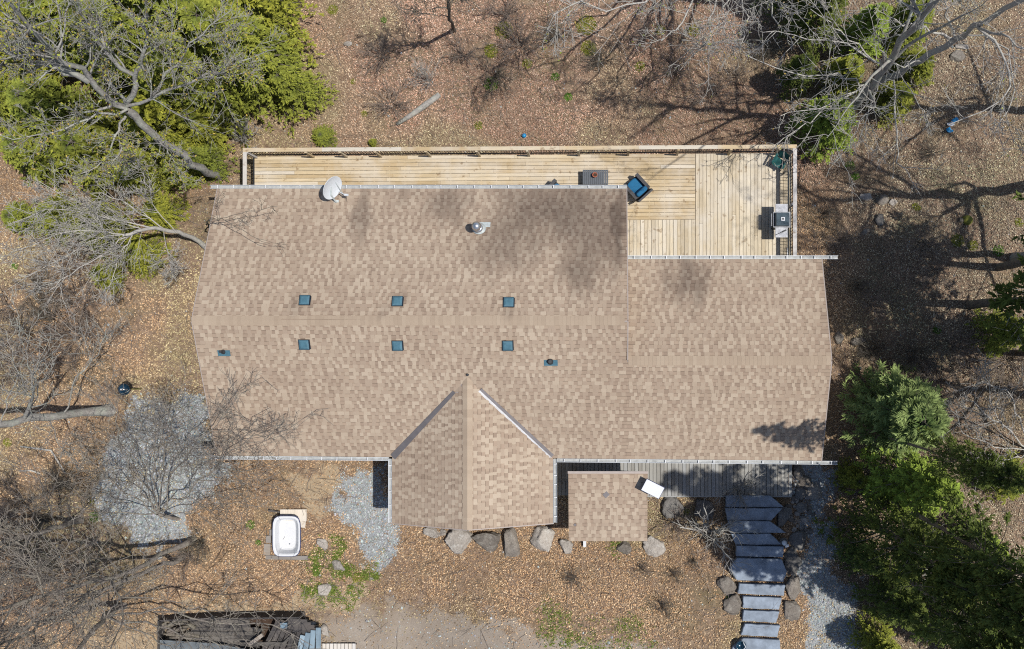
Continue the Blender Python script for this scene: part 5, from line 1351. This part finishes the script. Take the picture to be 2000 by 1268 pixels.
for (bx,by,kd,h,wd,lab) in (
  (548,160,'tall',8,.95,"bright green hemlock at the right end of the top left thicket"),
  (555,55,'tall',7.5,1.0,"bright hemlock at the top edge nearest the open leaf litter"),
  (600,195,'mid',3.6,.95,"small bright hemlock bulging over the leaf litter north of the deck"),
  (452,185,'mid',6,.95,"hemlock behind the right-reaching bough of the budding tree"),
  (450,85,'tall',9,.95,"tall hemlock at the top edge above the budding tree's right branches"),
  (360,150,'tall',8,.9,"hemlock directly right of the budding tree's fork"),
  (350,262,'mid',4.2,1.1,"low hemlock between the budding trunk and the deck corner"),
  (425,262,'low',2.8,.95,"squat hemlock just north of the deck's left corner"),
  (345,40,'tall',8,1.0,"hemlock at the top edge above the budding tree's fork"),
  (260,120,'mid',7,.95,"hemlock between the two upper limbs of the budding tree"),
  (235,20,'tall',8,1.0,"hemlock at the top edge left of the fork"),
  (125,100,'mid',6,1.1,"hemlock behind the big upper limb near the top left corner"),
  (165,240,'mid',4.4,1.2,"hemlock under the left twigs of the budding tree"),
  (225,310,'low',3.2,1.25,"low hemlock below the budding tree's lowest bough"),
  (110,310,'low',2.8,1.1,"small hemlock left of the lowest bough"),
  (60,215,'mid',4.2,1.0,"hemlock at the left edge below the big limbs"),
  (305,345,'low',2.4,1.1,"low hemlock beside the base of the budding trunk"),
  (392,318,'mid',3.8,.85,"hemlock in front of the lower budding trunk"), (425,325,'low',2.2,.85,"low hemlock hiding the foot of the budding trunk"), (375,345,'low',2.0,.8,"small evergreen left of the budding trunk's foot"), (500,105,'mid',6.5,1.0,"hemlock filling the middle of the top left thicket"), (400,205,'mid',5,1.0,"hemlock right above the budding trunk")):
    conifer(bx,by,kd,h,wd,lab)
for (ax,ay,h,wd,lab) in ((225,450,2.0,1.3,"low evergreen beneath the pale fanning tree"),(135,430,1.7,1.3,"low evergreen at the left tips of the pale fanning tree"),(295,500,1.6,1.2,"low evergreen under the lower branches of the pale fanning tree"),
      (225,540,1.4,1.0,"small evergreen at the bottom of the pale fanning tree"),(330,420,1.5,1.2,"low evergreen near the base of the pale fanning tree"),(60,430,1.4,1.2,"small evergreen near the left edge by the pale fanning tree")):
    conifer(ax,ay,'low',h,wd,lab,name="evergreen_shrub")
conifer(635,270,'low',.7,1.6,"flat juniper hugging the ground by the deck railing",name="juniper_shrub")
conifer(730,281,'low',.45,1.0,"tiny fern-like evergreen at the deck railing",name="juniper_shrub")
for (bx,by,kd,h,wd,lab) in (
  (1572,75,'dark',5.5,.85,"dark hemlock at the top edge right of the hanging bare twigs"),
  (1665,95,'lime',4.5,.95,"hemlock behind the spreading bare tree at top right"),
  (1745,75,'mid',4,.9,"hemlock at the top edge under the spreading bare tree"),
  (1630,170,'mid',3.2,1.0,"hemlock in the middle of the top right evergreens"),
  (1538,12,'dark',5.5,.8,"dark hemlock at the top edge just right of the hanging twigs"),
  (1545,165,'dark',3.4,.9,"dark hemlock at the left side of the top right evergreens"),
  (1735,205,'low',2.0,1.0,"low hemlock right of the spreading tree's base"),
  (1594,266,'lime',4.4,1.25,"bright green cedar against the deck's northeast corner"),
  (1770,150,'low',2.4,.8,"small hemlock beside the dark trunk at top right")):
    conifer(bx,by,kd,h,wd,lab)
for (bx,by,kd,h,wd,lab) in (
  (1728,806,'pine',4.8,1.0,"soft green young pine right of the house's southeast corner"),
  (1716,912,'lime',8.0,.72,"yellow-green hemlock below the soft green pine, shading the porch"),
  (1650,925,'low',2.2,.6,"small hemlock by the end of the south gutter"),
  (1735,955,'lime',5.0,.75,"hemlock below and right of the yellow-green one"),
  (1690,1010,'dark',11,.55,"dark hemlock in the middle of the lower right evergreens"),
  (1660,1065,'dark',3.8,.85,"dark low hemlock beside the gravel path"),
  (1715,1140,'dark',5.0,.85,"dark hemlock right of the lower gravel path"),
  (1700,1240,'mid',3.2,.9,"small hemlock at the bottom edge beside the gravel path"),
  (1800,1165,'dark',6.5,.75,"broad dark hemlock near the bottom right corner"),
  (1870,1045,'lime',4.5,.8,"yellow-green hemlock near the right edge"),
  (1890,1215,'dark',7,.8,"dark hemlock in the bottom right corner"),
  (1925,650,'mid',3.8,.8,"hemlock at the right edge of the brush thicket"),
  (1950,925,'low',2.4,.9,"low evergreen at the right edge"),
  (1893,596,'high',14,.9,"tall hemlock rooted at mid right, only its bare lower trunk in view"),
  (1706,846,'high',15,.30,"slim tall hemlock behind the soft green pine, shading the roof corner"),
  (1952,522,'high',14,.8,"tall hemlock trunk at the right edge above mid height"),
  (1985,690,'high',13,.7,"tall hemlock trunk at the right edge beside the brush thicket"),
  (1712,965,'high',19,.40,"tall hemlock with a high crown right of the porch, crown at the right edge"),
  (1705,1020,'high',17,.42,"tall hemlock with a high crown beside the middle of the steps"),
  (1725,1095,'high',15,.55,"tall high-crowned hemlock whose top fills the bottom right corner")):
    conifer(bx,by,kd,h,wd,lab,name="pine_tree" if kd == 'pine' else "hemlock_tree")

# ------------------------------------------------------------------ ground cover
def under_house(X, Y):
    a = (X > XW+.2) & (X < XM+.0) & (Y < YN-.4) & (Y > YS0+.3)
    b_ = (X >= XM-.1) & (X < XE-.25) & (Y < YNW-.4) & (Y > YS0+.3)
    c_ = (X > XG0+.35) & (X < XG1-.35) & (Y > YG+.25) & (Y < -3)
    return a | b_ | c_
def scatter(n, seed):
    rg = np.random.default_rng(seed); X = rg.uniform(-26.5, 18.5, n); Y = rg.uniform(-14.5, 15.5, n); return rg, X, Y
def leaf_layer(n, seed):
    rg, X, Y = scatter(n, seed); mg, md, ms, mgr = masks(X, Y)
    clump = fbm(X, Y, .55, 5); keep = rg.random(n) < np.clip((1-.86*mg)*(1-.93*md)*(1-.75*ms)*(1-.5*mgr), 0, 1)*np.clip(-.15+2.0*clump, .12, 1)
    keep &= ~under_house(X, Y); X, Y = X[keep], Y[keep]; n = len(X); Z = ground_z(X, Y)
    yaw = rg.uniform(0, 2*np.pi, n); L = rg.uniform(.02,.047,n); Wd = L*rg.uniform(.22,.52,n)
    tilt = rg.normal(0,.35,(n,2)); d = np.stack([np.cos(yaw),np.sin(yaw),tilt[:,0]],-1); w = np.stack([-np.sin(yaw),np.cos(yaw),tilt[:,1]],-1)
    c = np.stack([X,Y,Z+rg.uniform(.012,.05,n)],-1); curl = rg.uniform(-.1,.5,n)[:,None]*L[:,None]*np.array([[0,0,1.]])
    V = np.stack([c-d*L[:,None], c+w*Wd[:,None]+curl, c+d*L[:,None], c-w*Wd[:,None]+curl], 1).reshape(-1,3)
    A = np.array([[.345,.22,.12],[.41,.285,.17],[.275,.165,.088],[.46,.35,.23],[.37,.245,.145],[.22,.138,.08]])       # orange-tan
    Bp = np.array([[.34,.21,.15],[.41,.28,.21],[.275,.16,.11],[.46,.345,.265],[.35,.205,.135],[.22,.135,.098]])   # pinkish brown
    Cp = np.array([[.22,.175,.125],[.33,.275,.19],[.15,.115,.085],[.46,.40,.28],[.12,.095,.075],[.27,.20,.135]])       # grey tan
    k = rg.integers(0,6,n); wn_ = sstep((Y-5)/3)*sstep((X+14)/3); we = sstep((X-8)/3)*(1-.0*Y)
    wn_ = wn_[:,None]; we = we[:,None]; col = (A[k]*(1-wn_)+Bp[k]*wn_)*(1-we)+Cp[k]*we
    grn = np.clip(3.2*(fbm(X,Y,.28,61)-.52),0,.55)[:,None]; col = col*(1-grn) + col.mean(1,keepdims=True)*np.array([1.02,1.0,.55])*grn
    col *= np.array([1.5,1.53,1.62])*rg.uniform(.6,1.2,(n,1))*(.55+.9*fbm(X,Y,.35,9))[:,None]
    structure(link("leaf_litter", np_mesh("leaf_litter", V, np.arange(n*4).reshape(-1,4), np.repeat(col,4,0), False, MAT['litter'])), "stuff")
leaf_layer(800000, 51)
def pebble_layer(n, seed):
    rg, X, Y = scatter(n, seed); mg, md, ms, mgr = masks(X, Y)
    keep = (rg.random(n) < np.clip(mg*1.0 + md*.04 + .006, 0, 1)) & ~under_house(X, Y); X, Y = X[keep], Y[keep]; n = len(X); Z = ground_z(X, Y)
    s = rg.gamma(4,.0052,n)+.008; a = rg.uniform(0,2*np.pi,n); e = rg.uniform(.6,1,n)
    c = np.stack([X,Y,Z+s*.3],-1); u = np.stack([np.cos(a),np.sin(a),0*a],-1)*s[:,None]; v = np.stack([-np.sin(a),np.cos(a),0*a],-1)*(s*e)[:,None]; w = np.array([[0,0,1.]])*(s*.7)[:,None]+rg.normal(0,.15,(n,3))*s[:,None]
    V = np.stack([c+u,c+v,c-u,c-v,c+w],1).reshape(-1,3); b_ = (np.arange(n)*5)[:,None,None]
    F = (b_+np.array([[0,1,4],[1,2,4],[2,3,4],[3,0,4]])[None]).reshape(-1,3)
    col = np.array([.345,.375,.405])*rg.uniform(.6,1.3,(n,1))*(1+rg.normal(0,.04,(n,3)))
    structure(link("gravel_stones", np_mesh("gravel_stones", V, F, np.repeat(col,5,0), False, MAT['pebble'])), "stuff")
pebble_layer(620000, 52)
def twig_layer(n, seed):
    rg, X, Y = scatter(n, seed); mg, md, ms, mgr = masks(X, Y)
    keep = (rg.random(n) < (1-.8*mg)*(1-.9*md)*np.clip(2.2*fbm(X,Y,.4,31)-.5,.05,1)) & ~under_house(X, Y); X, Y = X[keep], Y[keep]; n = len(X); Z = ground_z(X,Y)
    a = rg.uniform(0,2*np.pi,n); L = rg.gamma(2.2,.16,n)+.1; k = 4; P = np.zeros((n,k,3)); P[:,0] = np.stack([X,Y,Z+.03],-1); d = np.stack([np.cos(a),np.sin(a),rg.uniform(-.02,.35,n)],-1)
    for i in range(1,k): d = unit(d+rg.normal(0,.18,d.shape)*np.array([1,1,.5])); P[:,i] = P[:,i-1]+d*(L/(k-1))[:,None]
    P[:,:,2] = np.maximum(P[:,:,2], ground_z(P[:,:,0],P[:,:,1])+.02)
    R = np.linspace(1,.5,k)[None,:]*rg.uniform(.005,.011,n)[:,None]; V, F = tubes(P,R,3)
    structure(link("fallen_twigs", np_mesh("fallen_twigs", V, F, None, True, MAT['bark_brush'])), "stuff")
twig_layer(22000, 53)
def green_layer(seed):
    rg = np.random.default_rng(seed); Xs, Ys, Cs, Hs = [], [], [], []
    for P in GRASS:
        lo = P.min(0)-.6; hi = P.max(0)+.6; n = int((hi-lo).prod()*(1500 if (hi-lo).prod() < 8 else 420)); X = rg.uniform(lo[0],hi[0],n); Y = rg.uniform(lo[1],hi[1],n)
        k = rg.random(n) < masks(X,Y)[3]*np.clip(3.0*fbm(X,Y,1.5,71)-.7,.05,1)
        Xs.append(X[k]); Ys.append(Y[k]); Cs.append(np.tile([.15,.20,.04],(k.sum(),1))); Hs.append(np.full(k.sum(),.10))
    spots = [(960,100,14),(985,60,18),(1150,95,16),(1145,50,20),(1030,125,10),(1085,150,8),(935,245,9),(712,222,6),(1110,190,8),(960,165,14),(690,160,5),(1660,325,10),(1670,345,8),(1790,405,8),(1870,470,12),(1900,480,10),(1950,490,10),
             (1830,645,8),(15,865,8),(185,1010,10),(180,980,5),(505,1060,5),(490,1025,8),(30,520,6),(1425,1170,7),(1780,1010,10),(1990,435,8),(1355,60,12),(1290,60,10),(1250,130,10),(750,40,6),(650,20,10),(1340,1000,6),(700,1130,10),(620,1115,8)]
    for px,py,rr in spots:
        p = G(px,py); m_ = int(rr*rr*3.2); rad = rr/48*np.sqrt(rg.random(m_)); a = rg.uniform(0,2*np.pi,m_); Xs.append(p.x+rad*np.cos(a)); Ys.append(p.y+rad*np.sin(a))
        Cs.append(np.tile([.20,.21,.035] if rg.random() < .6 else [.10,.19,.03],(m_,1))); Hs.append(np.full(m_,.07))
    X = np.concatenate(Xs); Y = np.concatenate(Ys); C = np.concatenate(Cs); H = np.concatenate(Hs); n = len(X); Z = ground_z(X,Y)
    a = rg.uniform(0,2*np.pi,n); d = np.stack([np.cos(a),np.sin(a),rg.uniform(.5,1.4,n)],-1); w = np.stack([-np.sin(a),np.cos(a),0*a],-1)*.018
    c = np.stack([X,Y,Z],-1); e = c+d*(H*rg.uniform(.5,1.2,n))[:,None]
    V = np.stack([c-w,c+w,e],1).reshape(-1,3); col = C*rg.uniform(.6,1.4,(n,1))
    structure(link("grass", np_mesh("grass", V, np.arange(n*3).reshape(-1,3), np.repeat(col,3,0), False, MAT['litter'])), "stuff")
green_layer(54)
